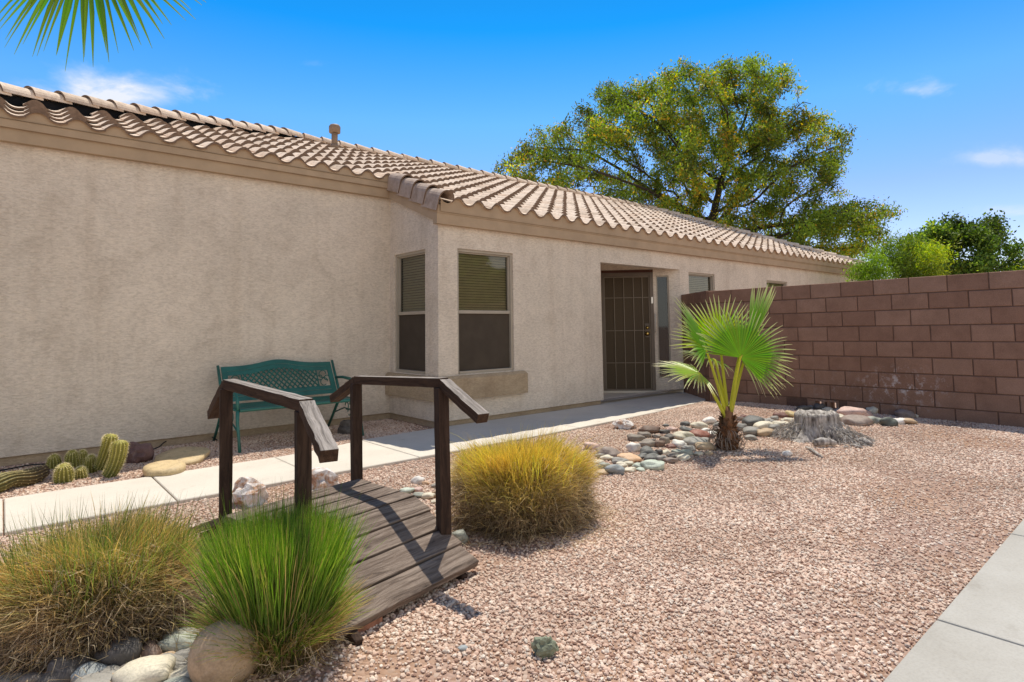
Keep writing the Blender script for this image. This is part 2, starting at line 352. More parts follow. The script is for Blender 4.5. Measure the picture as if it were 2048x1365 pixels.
# ------------------------------------------------------------------ ground
def build_ground():
    xs = np.unique(np.concatenate([[-400, -150, -60, -25, -12], np.arange(-6, 12.01, .2), [14, 18, 25, 40, 80, 200, 500]]))
    ys = np.unique(np.concatenate([[-400, -150, -60, -20, -8], np.arange(-2, 7.6, .2), [8, 10, 14, 20, 40, 80, 200, 500]]))
    V = [(x, y, gz(x, y) - .008) for y in ys for x in xs]; nx = len(xs)
    F = [(j * nx + i, j * nx + i + 1, (j + 1) * nx + i + 1, (j + 1) * nx + i) for j in range(len(ys) - 1) for i in range(nx - 1)]
    tag(mesh('ground', V, F, M['ground'], smooth=True), kind='structure')
build_ground()

WU = [(-7, 5.93), (2.07, 5.97), (2.6, 6.04), (3.12, 6.2), (4.18, 6.27), (7.3, 6.262)]      # house side of the path
def wl(x): return 4.965 + .02 * (x > 0) * min(x, 3) / 3 + (0 if x < 3.4 else .014 * (x - 3.4) ** 1.9)
def wu(x):
    for (a, b), (c, d) in zip(WU, WU[1:]):
        if a <= x <= c: return b + (d - b) * (x - a) / (c - a)
    return 6.262
def build_walk():
    mb = MB(); js = [-5.9, -4.9, -3.9, -2.92, -1.93, -.93, .06, 1.028, 2.07, 3.1]
    def slab(a, b, top, n=6):
        xs = [a + .005 + (b - a - .01) * i / n for i in range(n + 1)]
        lo = [(x, wl(x)) for x in xs]; hi = [(x, wu(x)) for x in xs][::-1]; P = lo + hi; k = len(P)
        V = [(x, y, -.1) for x, y in P] + [(x, y, top - .006) for x, y in P]
        cx = sum(p[0] for p in P) / k; cy = sum(p[1] for p in P) / k
        V += [(x + (.006 if x < cx else -.006), y + (.006 if y < cy else -.006), top) for x, y in P]
        F = [(i, (i + 1) % k, k + (i + 1) % k, k + i) for i in range(k)] + [(k + i, k + (i + 1) % k, 2 * k + (i + 1) % k, 2 * k + i) for i in range(k)]
        F.append(tuple(range(2 * k, 3 * k))); mb.add(V, F)
    for a, b in zip(js, js[1:]): slab(a, b, .014 + random.uniform(-.002, .002))
    slab(3.1, 4.25, .014); slab(4.25, 5.4, .014); slab(5.4, 7.3, .014)
    # porch slab running into the entry recess
    P = [(7.31, wl(7.31)), (8.2, wl(8.2)), (8.75, wl(8.75)), (9.02, 5.5), (9.4, 5.95), (9.56, 6.25), (7.32, 8.5), (7.31, 7)]
    k = len(P); mb.add([(x, y, -.1) for x, y in P] + [(x, y, .014) for x, y in P], [(i, (i + 1) % k, k + (i + 1) % k, k + i) for i in range(k)] + [tuple(range(k, 2 * k))])
    tag(mb.build('walkway', M['walk']), kind='structure')
    # pavement along the right-hand edge of the yard
    mb = MB(); xs = [-9, -7.5, -6, -4.5, -3, -1.5, 0, 1.49, 2.985, 4.48, 5.97, 7.46, 8.95, 10.44, 12, 14, 17]
    for a, b in zip(xs, xs[1:]): mb.box((a + .005, -.72, -.1), (b - .005, .785, .02))
    tag(mb.build('sidewalk', M['side'], bevel=.008), kind='structure')
build_walk()

def gravel():
    src = bpy.data.collections.new('pebble_source')
    for k in range(7):
        bm = bmesh.new(); bmesh.ops.create_icosphere(bm, subdivisions=1, radius=.5)
        rs = random.Random(k)
        for v in bm.verts:
            v.co *= rs.uniform(.72, 1.15); v.co.z *= .68; v.co.y *= .85
        me = bpy.data.meshes.new('pebble'); bm.to_mesh(me); bm.free(); me.materials.append(M['pebble'])
        src.objects.link(bpy.data.objects.new('pebble', me))
    ng = bpy.data.node_groups.new('gravel_scatter', 'GeometryNodeTree')
    ng.interface.new_socket('Geometry', in_out='INPUT', socket_type='NodeSocketGeometry'); ng.interface.new_socket('Geometry', in_out='OUTPUT', socket_type='NodeSocketGeometry')
    gi = ng.nodes.new('NodeGroupInput'); go = ng.nodes.new('NodeGroupOutput'); L = ng.links.new
    dp = ng.nodes.new('GeometryNodeDistributePointsOnFaces'); dp.inputs['Seed'].default_value = 3
    at = ng.nodes.new('GeometryNodeInputNamedAttribute'); at.data_type = 'FLOAT'; at.inputs[0].default_value = 'dens'
    L(gi.outputs[0], dp.inputs['Mesh']); L(at.outputs[0], dp.inputs['Density'])
    ci = ng.nodes.new('GeometryNodeCollectionInfo'); ci.inputs[0].default_value = src; ci.inputs['Separate Children'].default_value = True; ci.inputs['Reset Children'].default_value = True
    io = ng.nodes.new('GeometryNodeInstanceOnPoints'); io.inputs['Pick Instance'].default_value = True
    L(dp.outputs['Points'], io.inputs['Points']); L(ci.outputs[0], io.inputs['Instance'])
    ri = ng.nodes.new('FunctionNodeRandomValue'); ri.data_type = 'INT'; ri.inputs[4].default_value = 0; ri.inputs[5].default_value = 6; L(ri.outputs[2], io.inputs['Instance Index'])
    rr = ng.nodes.new('FunctionNodeRandomValue'); rr.data_type = 'FLOAT_VECTOR'; rr.inputs[0].default_value = (-.5, -.5, 0); rr.inputs[1].default_value = (.5, .5, 6.28); L(rr.outputs[0], io.inputs['Rotation'])
    rsn = ng.nodes.new('FunctionNodeRandomValue'); rsn.data_type = 'FLOAT'; rsn.inputs[2].default_value = 0; rsn.inputs[3].default_value = 1; rsn.inputs['Seed'].default_value = 5
    pw = ng.nodes.new('ShaderNodeMath'); pw.operation = 'POWER'; pw.inputs[1].default_value = 2.2; L(rsn.outputs[1], pw.inputs[0])
    sc = ng.nodes.new('ShaderNodeMath'); sc.operation = 'MULTIPLY_ADD'; sc.inputs[1].default_value = .019; sc.inputs[2].default_value = .0092; L(pw.outputs[0], sc.inputs[0]); L(sc.outputs[0], io.inputs['Scale'])
    L(io.outputs[0], go.inputs[0])
    # the yard surfaces that carry gravel
    V = []; F = []; dens = []
    def patch(x0, x1, yf0, yf1, nx, ny, d):
        for i in range(nx):
            for j in range(ny):
                q = []
                for a, b in ((0, 0), (1, 0), (1, 1), (0, 1)):
                    x = x0 + (x1 - x0) * (i + a) / nx; y0, y1 = yf0(x), yf1(x); y = y0 + (y1 - y0) * (j + b) / ny
                    q.append((x, y, gz(x, y) - .004))
                n = len(V); V.extend(q); F.append((n, n + 1, n + 2, n + 3))
                cx = (q[0][0] + q[2][0]) / 2; cy = (q[0][1] + q[2][1]) / 2
                thin = noise.noise(Vector((cx * 1.1, cy * 1.1, 4.2)))
                k = 1 if thin < .05 else max(.3, 1 - (thin - .05) * 2.6)
                dd = math.hypot(cx, cy)
                dens.append(d * k * (1 if dd < 5 else .85))
    patch(-1.2, 8.76, lambda x: .8, lambda x: min(wl(x), 5.4 if x > 8 else 9) - .012, 80, 34, 6600)
    patch(-1.2, 4.15, lambda x: wu(x) + .012, lambda x: 7.49, 36, 10, 5500)
    me = bpy.data.meshes.new('gravel'); me.from_pydata(V, [], F); a = me.attributes.new('dens', 'FLOAT', 'FACE'); a.data.foreach_set('value', dens)
    me.materials.append(M['ground'])
    o = bpy.data.objects.new('gravel', me); COL.objects.link(o); tag(o, 'pinkish crushed gravel covering the yard between the paths', 'gravel', kind='stuff')
    md = o.modifiers.new('scatter', 'NODES'); md.node_group = ng
gravel()

# ------------------------------------------------------------------ house
YL, YF, XB, XE = 7.506, 6.266, 4.18, 19.25
SL = .417; YE0, ZE0 = 7.386, 3.355     # roof plane: z at y
def zr(y): return ZE0 + (y - YE0) * SL
YR = 11.0
house = thing('house', (XB, YF, 0), 'single storey beige stucco house with curved clay coloured roof tiles', 'house')

def wall_poly(name, o, u, n, W, zb, zt, holes, mat, parent, reveal=.10):
    """one stucco face with openings (a0,z0,a1,z1) and their reveals; n points outwards"""
    o, u, n = Vector(o), Vector(u), Vector(n); up = Vector((0, 0, 1))
    A = sorted({0, W, *[h[0] for h in holes], *[h[2] for h in holes]}); Z = sorted({zb, zt, *[h[1] for h in holes], *[h[3] for h in holes]})
    mb = MB(); flip = u.cross(up).dot(n) < 0
    def q(P): mb.add(P, [(3, 2, 1, 0) if flip else (0, 1, 2, 3)])
    pt = lambda a, z, d=0: o + u * a + up * z - n * d
    for a0, a1 in zip(A, A[1:]):
        for z0, z1 in zip(Z, Z[1:]):
            cx, cz = (a0 + a1) / 2, (z0 + z1) / 2
            if any(h[0] < cx < h[2] and h[1] < cz < h[3] for h in holes): continue
            q([pt(a0, z0), pt(a1, z0), pt(a1, z1), pt(a0, z1)])
    for h in holes:
        a0, z0, a1, z1 = h[:4]; d = h[4] if len(h) > 4 else reveal
        q([pt(a0, z0), pt(a0, z0, d), pt(a1, z0, d), pt(a1, z0)][::-1]); q([pt(a0, z1), pt(a0, z1, d), pt(a1, z1, d), pt(a1, z1)])
        q([pt(a0, z0), pt(a0, z0, d), pt(a0, z1, d), pt(a0, z1)]); q([pt(a1, z0), pt(a1, z0, d), pt(a1, z1, d), pt(a1, z1)][::-1])
    # lower edge of the stucco over the slab
    q([pt(0, zb, .03), pt(W, zb, .03), pt(W, zb), pt(0, zb)])
    return mb.build(name, mat, parent)

ST = M['stucco']; ZB = .075
wall_poly('wall', (-9, YL, 0), (1, 0, 0), (0, -1, 0), XB + 9, ZB, 3.28, [], ST, house)
SY0, SY1, WT, WB = 6.571, 7.373, 2.29, .652
o = wall_poly('wall', (XB, YL, 0), (0, -1, 0), (-1, 0, 0), YL - YF, ZB, 2.74, [(YL - SY1, WB, YL - SY0, WT)], ST, house)
MB().add([(XB, YL, 2.74), (XB, YF, 2.74), (XB, YF, zr(YF) - .09), (XB, YL, zr(YL) - .09)], [(0, 1, 2, 3)]).build('wall', ST, house)
WX0, WX1 = 4.479, 5.442; EN0, EN1, EH = 7.317, 9.57, 2.284
W2 = (9.86, .95, 10.786, 2.255); W3 = (12.975, .95, 14.0, 2.235); W4 = (14.15, .95, 14.7, 2.235)
front_holes = [(WX0, WB, WX1, WT), (EN0, ZB - .0, EN1, EH, .16), W2, W3]
wall_poly('wall', (XB, YF, 0), (1, 0, 0), (0, -1, 0), XE - XB, ZB, zr(YF) - .10, [(h[0] - XB, h[1], h[2] - XB, *h[3:]) for h in front_holes], ST, house)
# hidden sides so the house is a closed volume
mb = MB(); mb.add([(XE, YF, 0), (XE, 16, 0), (XE, 16, 2.7), (XE, YF, 2.7)], [(0, 1, 2, 3)]); mb.add([(-9, 16, 0), (XE, 16, 0), (XE, 16, 2.9), (-9, 16, 2.9)], [(0, 3, 2, 1)])
mb.add([(-9, YL, 0), (-9, 16, 0), (-9, 16, 2.9), (-9, YL, 2.9)], [(0, 3, 2, 1)]); mb.build('wall', ST, house)
# foundation strip
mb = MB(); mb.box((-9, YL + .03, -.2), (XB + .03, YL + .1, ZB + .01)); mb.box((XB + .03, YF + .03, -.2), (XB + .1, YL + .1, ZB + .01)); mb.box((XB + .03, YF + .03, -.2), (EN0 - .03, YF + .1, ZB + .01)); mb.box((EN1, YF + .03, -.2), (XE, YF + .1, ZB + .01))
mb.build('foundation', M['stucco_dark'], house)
# entry recess: side wall, angled wall, ceiling
DN = Vector((-1, -1, 0)).normalized(); DU = Vector((-1, 1, 0)).normalized(); DO = Vector((EN1, YF, 0)); LD = (EN1 - EN0) * math.sqrt(2)
DS0, DS1, DZ0, DZ1 = .50, 1.46, .03, 2.295; SS0, SS1, SZ0, SZ1 = .21, .445, .275, 2.18
wall_poly('wall', DO + Vector((0, 0, 0)), DU, DN, LD, .0, 2.5, [(DS0, DZ0 - .03, DS1, DZ1, .1), (SS0, SZ0, SS1, SZ1, .07)], ST, house)
mb = MB(); mb.add([(EN0, YF + .16, 0), (EN0, YF + (EN1 - EN0), 0), (EN0, YF + (EN1 - EN0), 2.5), (EN0, YF + .16, 2.5)], [(0, 1, 2, 3)])
mb.add([(EN0, YF + .16, EH), (EN1 - .16, YF + .16, EH), (EN1 - .16, YF + .16, 2.46), (EN0, YF + .16, 2.46)], [(0, 3, 2, 1)]); mb.build('wall', ST, house)
mb = MB(); mb.add([(EN0, YF + .1, 2.46), (EN1, YF + .1, 2.46), (EN0, YF + EN1 - EN0, 2.46)], [(0, 1, 2)]); mb.build('entry_ceiling', ST, house)
# band below the corner windows
sb = []
pr = .07; x1 = 5.631; zb_, zt_ = .332, .638
P = [(XB - pr, YL - .005), (XB - pr, YF - pr), (x1, YF - pr), (x1, YF + .01), (XB - .003, YF + .01), (XB - .003, YL - .005)]
Pt = [(XB - pr + .03, YL - .005), (XB - pr + .03, YF - pr + .03), (x1 - .03, YF - pr + .03), (x1 - .03, YF + .01), (XB - .003, YF + .01), (XB - .003, YL - .005)]
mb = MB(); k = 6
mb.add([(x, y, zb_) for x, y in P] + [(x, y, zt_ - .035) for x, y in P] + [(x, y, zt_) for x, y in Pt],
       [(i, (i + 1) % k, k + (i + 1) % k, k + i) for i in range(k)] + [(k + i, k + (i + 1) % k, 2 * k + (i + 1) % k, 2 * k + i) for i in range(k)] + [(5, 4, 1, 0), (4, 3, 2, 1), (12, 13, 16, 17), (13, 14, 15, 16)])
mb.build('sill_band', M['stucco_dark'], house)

def window(o, u, n, W, z0, z1, mid, label=None, screen=True, fw=.035, rec=.055):
    """single hung window with blinds; o on wall face at left edge"""
    o, u, n = Vector(o), Vector(u), Vector(n); up = Vector((0, 0, 1))
    win = thing('window', (0, 0, 0)); win.parent = house; win.location = o + up * z0 - wloc(house)
    if label: win['label'] = label
    def bar(mb, a0, a1, za, zb2, d0, d1): mb.obox(o + u * a0 + up * za - n * d1, u * (a1 - a0), up * (zb2 - za), n * (d1 - d0))
    mb = MB()
    bar(mb, 0, fw, z0, z1, rec - .035, rec + .05); bar(mb, W - fw, W, z0, z1, rec - .035, rec + .05)
    bar(mb, fw, W - fw, z1 - fw, z1, rec - .035, rec + .05); bar(mb, fw, W - fw, z0, z0 + fw, rec - .045, rec + .05)
    # thin sash inside the frame
    s = .018; 
    bar(mb, fw, fw + s, mid, z1 - fw, rec - .01, rec + .04); bar(mb, W - fw - s, W - fw, mid, z1 - fw, rec - .01, rec + .04); bar(mb, fw + s, W - fw - s, z1 - fw - s, z1 - fw, rec - .01, rec + .04)
    mb.build('frame', M['frame'], win, bevel=.003)
    if mid < z1:
        if mid > z0 + .1:
            mb = MB(); bar(mb, fw, W - fw, mid - .022, mid + .022, rec - .02, rec + .035); mb.build('meeting_rail', M['frame'], win, bevel=.003)
        mb = MB(); d = rec + .02; mb.add([o + u * (fw + s) + up * max(mid + .022, z0 + fw) - n * d, o + u * (W - fw - s) + up * max(mid + .022, z0 + fw) - n * d, o + u * (W - fw - s) + up * (z1 - fw - s) - n * d, o + u * (fw + s) + up * (z1 - fw - s) - n * d], [(0, 1, 2, 3)])
        mb.build('pane', M['glass'], win)
        mb = MB(); z = max(mid + .022, z0 + fw) + .005
        while z < z1 - fw - .03:
            mb.obox(o + u * (fw + .012) + up * z - n * (rec + .05), u * (W - 2 * fw - .024), up * .031 - n * .009, n * .002 + up * .001); z += .036
        mb.build('blinds', M['blind'], win)
    if screen and mid > z0 + .1:
        mb = MB(); d = rec + .004; mb.obox(o + u * fw + up * (z0 + fw) - n * (d + .004), u * (W - 2 * fw), up * (mid - .022 - z0 - fw), n * .004); mb.build('screen', M['screen'], win)
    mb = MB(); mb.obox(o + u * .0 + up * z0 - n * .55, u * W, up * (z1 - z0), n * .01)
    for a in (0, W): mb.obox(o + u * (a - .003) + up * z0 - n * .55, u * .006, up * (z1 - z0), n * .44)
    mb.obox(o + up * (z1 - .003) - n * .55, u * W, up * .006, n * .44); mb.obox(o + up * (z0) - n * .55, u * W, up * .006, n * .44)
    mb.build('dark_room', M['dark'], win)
    return win
MIDZ = 1.46
window((WX0, YF, 0), (1, 0, 0), (0, -1, 0), WX1 - WX0, WB, WT, MIDZ, 'wide corner window facing the yard, lower half dark')
window((XB, SY1, 0), (0, -1, 0), (-1, 0, 0), SY1 - SY0, WB, WT, MIDZ, 'narrow looking corner window facing the bench')
window((W2[0], YF, 0), (1, 0, 0), (0, -1, 0), W2[2] - W2[0], W2[1], W2[3], W2[1], 'window partly hidden by the block wall')
window((W3[0], YF, 0), (1, 0, 0), (0, -1, 0), W3[2] - W3[0], W3[1], W3[3], W3[1], 'far window whose top edge shows over the block wall')
# sidelight
win = thing('window', (0, 0, 0)); win.parent = house; win.location = DO + DU * SS0 + Vector((0, 0, SZ0)) - wloc(house); win['label'] = 'tall narrow glass sidelight beside the entry door'
up = Vector((0, 0, 1))
def dbar(mb, s0, s1, z0, z1, d0, d1): mb.obox(DO + DU * s0 + up * z0 + DN * d0, DU * (s1 - s0), up * (z1 - z0), DN * (d1 - d0))
mb = MB(); dbar(mb, SS0, SS0 + .025, SZ0, SZ1, -.06, -.02); dbar(mb, SS1 - .025, SS1, SZ0, SZ1, -.06, -.02); dbar(mb, SS0, SS1, SZ1 - .025, SZ1, -.061, -.021); dbar(mb, SS0, SS1, SZ0, SZ0 + .025, -.061, -.021); mb.build('frame', M['frame'], win)
mb = MB(); P = [DO + DU * a + up * b - DN * .04 for a, b in ((SS0, SZ0), (SS1, SZ0), (SS1, SZ1), (SS0, SZ1))]; mb.add(P, [(0, 1, 2, 3)]); mb.build('pane', M['glass'], win)
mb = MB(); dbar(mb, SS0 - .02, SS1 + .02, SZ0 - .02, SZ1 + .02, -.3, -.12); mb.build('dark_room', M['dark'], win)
# security door
door = thing('door', (0, 0, 0)); door.parent = house; door.location = DO + DU * DS0 - wloc(house); door['label'] = 'brown steel security door with dark mesh and slim vertical bars'
fw = .065
mb = MB(); dbar(mb, DS0, DS0 + fw, DZ0, DZ1 - .05, -.06, .012); dbar(mb, DS1 - .05, DS1, DZ0, DZ1 - .05, -.06, .012); dbar(mb, DS0 + fw, DS1 - .05, DZ1 - .12, DZ1 - .05, -.06, .010); dbar(mb, DS0 + fw, DS1 - .05, DZ0, DZ0 + .05, -.06, .010); mb.build('door_frame', M['door_metal'], door, bevel=.004)
mb = MB(); dbar(mb, DS0 - .0, DS1, DZ1 - .05, DZ1, -.08, .014); mb.build('door_header', M['door_wood'], door)
mb = MB(); dbar(mb, DS0 + fw, DS1 - .05, DZ0 + .05, DZ1 - .12, -.05, -.035); mb.build('mesh_panel', M['door_mesh'], door)
mb = MB(); dbar(mb, DS0 + fw, DS0 + fw + .02, DZ0 + .05, DZ1 - .12, -.034, -.02); dbar(mb, DS0 + fw, DS1 - .05, DZ1 - .14, DZ1 - .121, -.034, -.021)
for s_ in (1.405, 1.225, 1.045, .865, .70): dbar(mb, s_ - .006, s_ + .006, DZ0 + .05, DZ1 - .13, -.034, -.018)
for z_ in (1.776, 1.16, .56): dbar(mb, DS0 + fw, DS1 - .05, z_ - .006, z_ + .006, -.033, -.022)
mb.build('grille', M['door_bar'], door)
mb = MB(); dbar(mb, .595, .665, 1.03, 1.29, -.034, -.012); mb.build('lock_plate', M['door_metal'], door)
def knob(z, r, name):
    mb = MB(); c = DO + DU * .63 + up * z
    mb.tube([c + DN * -.012, c + DN * .0, c + DN * .004, c + DN * .03, c + DN * .045, c + DN * .05], [r * 1.2, r * 1.2, r * .6, r * .7, r * .75, r * .3], 16); mb.build(name, M['brass'], door, True)
knob(1.21, .026, 'deadbolt'); knob(1.10, .036, 'door_knob')
mb = MB(); c = DO + DU * .485 + DN * .05
mb.tube([c + up * 1.13 - DN * .04, c + up * 1.13, c + up * 1.16, c + up * 1.43, c + up * 1.46, c + up * 1.46 - DN * .04], .008, 8); mb.build('pull_handle', M['chrome'], door, True)
mb = MB(); dbar(mb, .515, .545, 1.66, 1.78, .012, .03); mb.build('door_bell', M['chrome'], door)
mb = MB(); mb.obox(DO + DU * (DS0 - .02) - DN * .12 + up * 0, DU * (DS1 - DS0 + .04), up * .05, DN * .17); mb.build('threshold', M['walk'], door)

# roof ------------------------------------------------------------
TP, RY = .3247, .31
XH0, XH1 = 4.2, 15.35      # ridge ends
def hip_y(x):
    if x < XH0: return 8.55 + (x + .104) / (XH0 + .104) * (YR - 8.55)
    if x > XH1: return YR - (x - XH1) * (YR - 6.146) / (19.42 - XH1)
    return YR
def profile(u):
    if u < .60: return math.sin(PI * u / .60) ** .85 * .068
    return -math.sin(PI * (u - .60) / .40) * .018
def tiles():
    mb = MB(); K = 12; us = [i / K * 1.06 - .03 for i in range(K + 1)]; rs = random.Random(3)
    for row in range(16):
        y0 = 6.146 + row * RY
        xs0 = XB - .06 if row < 4 else -9
        i0 = math.ceil((xs0 - 4.42) / TP); i = i0
        while True:
            x = 4.42 + i * TP - .58 * TP / 2
            i += 1
            if x > 19.4: break
            cx = x + TP / 2
            if y0 + RY * .62 > hip_y(cx) - (.16 if cx < XH0 else .02): continue
            if row < 4 and x < XB - .08: continue
            dx, dy, dz, tl = rs.uniform(-.004, .004), rs.uniform(-.006, .006), rs.uniform(-.002, .003), rs.uniform(-.003, .003)
            L = RY + .06
            rowsV = []
            first = row == 0 or (row == 4 and x < XB - .08)
            for (yy, lift) in ((0, .030), (L, -.004)):
                for th in (0, 1):
                    kk = (1.12 if th else .98 if first else .55) if yy == 0 else .72
                    rowsV.append([(x + u * TP + dx, y0 + yy + dy, zr(y0 + yy) + lift - (0 if th else .02) + dz + tl * (u - .5) + profile(min(1, max(0, u))) * (kk if u < .6 else 1)) for u in us])
            fb, ft, bb, bt = rowsV; V = fb + ft + bt + bb; n = K + 1
            F = []
            for k in range(K):
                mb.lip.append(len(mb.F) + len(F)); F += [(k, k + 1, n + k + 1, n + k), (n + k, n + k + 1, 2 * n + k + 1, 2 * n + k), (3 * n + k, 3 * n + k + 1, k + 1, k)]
            F += [(0, n, 2 * n, 3 * n), (n - 1, 4 * n - 1, 3 * n - 1, 2 * n - 1)]
            mb.add(V, F)
    return mb
roof = tiles().build('roof', M['tile'], house)
# underlay, rear slopes and hip end
mb = MB(); e = .035
mb.add([(-9, 7.40, zr(7.40) - e), (4.15, 7.40, zr(7.40) - e), (4.15, 6.2, zr(6.2) - e), (19.3, 6.2, zr(6.2) - e), (XH1, YR, zr(YR) - e), (XH0, YR, zr(YR) - e), (-9, 6.0 + 1.6, zr(7.6) - e)], [(0, 1, 2, 3, 4, 5, 6)])
mb.build('underlay', M['black'], roof)
mb = MB(); zt2 = zr(YR) - e
mb.add([(XH0, YR, zt2), (XH1, YR, zt2), (19.3, 15.8, zr(6.2) - e), (-3, 15.8, zr(6.2) - e), (-9, 8, zr(7.6) - e - .2), (19.3, 6.2, zr(6.2) - e)], [(0, 1, 2, 3, 4), (1, 5, 2)])
mb.build('rear_slope', M['tile'], roof)
def caps(mb, a, b, step, r, raise_=0., arc=(0, PI), L=.42, sc=1.0, tilt=.035):
    a, b = Vector(a), Vector(b); d = (b - a); n = int(d.length / step); d.normalize(); side = d.cross(Vector((0, 0, 1))).normalized(); upv = side.cross(d)
    rs = random.Random(5)
    for i in range(n + 1):
        p = a + d * (i * step) + side * rs.uniform(-.006, .006)
        V = []; K = 12
        for (t, lift, rr) in ((0, tilt, r * 1.12), (L, 0, r)):
            for th in (0, -.02):
                for k in range(K + 1):
                    q = arc[0] + (arc[1] - arc[0]) * k / K
                    V.append(p + d * t + side * math.cos(q) * (rr + th) + upv * (math.sin(q) * (rr + th) * sc + lift + raise_))
        n1 = K + 1; F = []
        for k in range(K):
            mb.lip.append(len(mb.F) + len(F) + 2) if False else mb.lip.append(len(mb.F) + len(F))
            F += [(k, k + 1, n1 + k + 1, n1 + k), (k, 2 * n1 + k, 2 * n1 + k + 1, k + 1), (n1 + k + 1, 3 * n1 + k + 1, 3 * n1 + k, n1 + k)]
        F += [(0, n1, 3 * n1, 2 * n1), (K, 2 * n1 + K, 3 * n1 + K, n1 + K)]
        mb.add(V, F)
# each cap's open lower end looks back down the line, towards the left of the yard
mb = MB(); P0 = Vector((-4.9, hip_y(-4.9), zr(hip_y(-4.9)))); P1 = Vector((4.2, YR, zr(YR)))
mb2 = MB(); caps(mb2, P0, P1 - Vector((.35, .2, .1)), .33, .115, .055, (-.05, PI + .05)); mb2.build('hip_cap', M['tile'], roof, False)
mb2 = MB(); dirv = (P1 - P0).normalized(); sd = dirv.cross(Vector((0, 0, 1))).normalized()
mb2.obox(P0 - sd * .05 - Vector((0, 0, .1)), P1 - P0, sd * .10, Vector((0, 0, .16))); mb2.build('hip_board', M['black'], roof)
mb2 = MB(); caps(mb2, (XH0 + .05, YR, zr(YR) + .0), (XH1, YR, zr(YR)), .36, .10, .015, (-.05, PI + .05)); mb2.build('ridge_cap', M['tile'], roof)
mb2 = MB(); caps(mb2, (19.38, 6.16, zr(6.16) + .0), (XH1, YR, zr(YR)), .36, .10, .02, (-.05, PI + .05)); mb2.build('hip_cap', M['tile'], roof)
# rake tiles down the left edge of the projecting part
RX = XB - .035
for i in range(4):
    mb2 = MB(); ya = 6.10 + i * .315
    K = 10; V = []
    dvec = Vector((0, 1, SL)).normalized(); upv = Vector((0, -SL, 1)).normalized(); side = Vector((1, 0, 0))
    for (t, lift, rr) in ((0, .04, .118), (.40, .0, .10)):
        for th in (0, -.018):
            pts = []
            for k in range(K + 1):
                q = -.05 + (PI + .05) * k / K; pts.append((math.cos(q) * (rr + th), math.sin(q) * (rr + th)))
            pts.append((-(rr + th), -.16))
            for (sx, sz) in pts: V.append(Vector((RX + .045, ya, zr(ya) + .015)) + dvec * t + side * sx + upv * (sz + lift))
    n1 = K + 2; F = []
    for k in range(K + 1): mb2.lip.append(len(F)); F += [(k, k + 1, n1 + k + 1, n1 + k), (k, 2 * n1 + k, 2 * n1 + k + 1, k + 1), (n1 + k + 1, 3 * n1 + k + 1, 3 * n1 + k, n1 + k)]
    F += [(0, n1, 3 * n1, 2 * n1), (K + 1, 2 * n1 + K + 1, 3 * n1 + K + 1, n1 + K + 1)]
    mb2.add(V, F); mb2.build('rake_tile', M['rake'], roof)
# scalloped fillers closing the barrels at the eaves
for xa, xb, ya in ((-9, XB - .06, 7.41), (XB - .02, XE + .05, 6.175)):
    V = []; n = int((xb - xa) / TP * 14)
    for i in range(n + 1):
        x = xa + (xb - xa) * i / n; u = ((x - (4.42 - .58 * TP / 2)) / TP) % 1.0
        V += [(x, ya, zr(ya) - .12), (x, ya, zr(ya) + .040 - .028 + profile(u))]
    mesh('bird_stop', V, [(2 * i, 2 * i + 2, 2 * i + 3, 2 * i + 1) for i in range(n)], M['trim'], roof)
# fascia boards
mb = MB(); mb.box((-9, YL - .07, 3.115), (XB - .02, YL + .02, 3.30)); mb.box((-9, YL - .078, 3.245), (XB - .02, YL - .0705, 3.345)); mb.build('fascia', M['trim'], house)
mb = MB(); mb.box((XB - .062, YF - .07, 2.574), (XE + .1, YF + .02, 2.765)); mb.box((XB - .062, YF - .078, 2.71), (XE + .12, YF - .0705, 2.815)); mb.build('fascia', M['trim'], house)
mb = MB(); za, zc = zr(YF - .05), zr(YL + .02)
P = [(YF - .045, za - .27), (YF - .045, za - .02), (YL + .02, zc - .02), (YL + .02, zc - .27)]
mb.add([(XB - .055, y, z) for y, z in P] + [(XB + .02, y, z) for y, z in P], [(0, 1, 2, 3), (4, 7, 6, 5), (0, 3, 7, 4), (0, 4, 5, 1), (1, 5, 6, 2), (2, 6, 7, 3)]); mb.build('fascia', M['trim'], house)
mb = MB(); mb.box((XE, YF - .07, 2.57), (XE + .12, 16, 2.8)); mb.build('fascia', M['trim'], house)
# plumbing vent
vp = Vector((4.69, 10.55, zr(10.55)))
mb = MB(); mb.tube([vp + up * .0, vp + up * .07, vp + up * .10], [.12, .085, .07], 16); mb.tube([vp + up * .02, vp + up * .33], .058, 16)
mb.tube([vp + up * z for z in (.32, .325, .44, .475, .49)], [.06, .105, .108, .085, .03], 18); mb.build('vent_pipe', flat('vent_paint', (.27, .19, .13), .6, .3), roof, True)

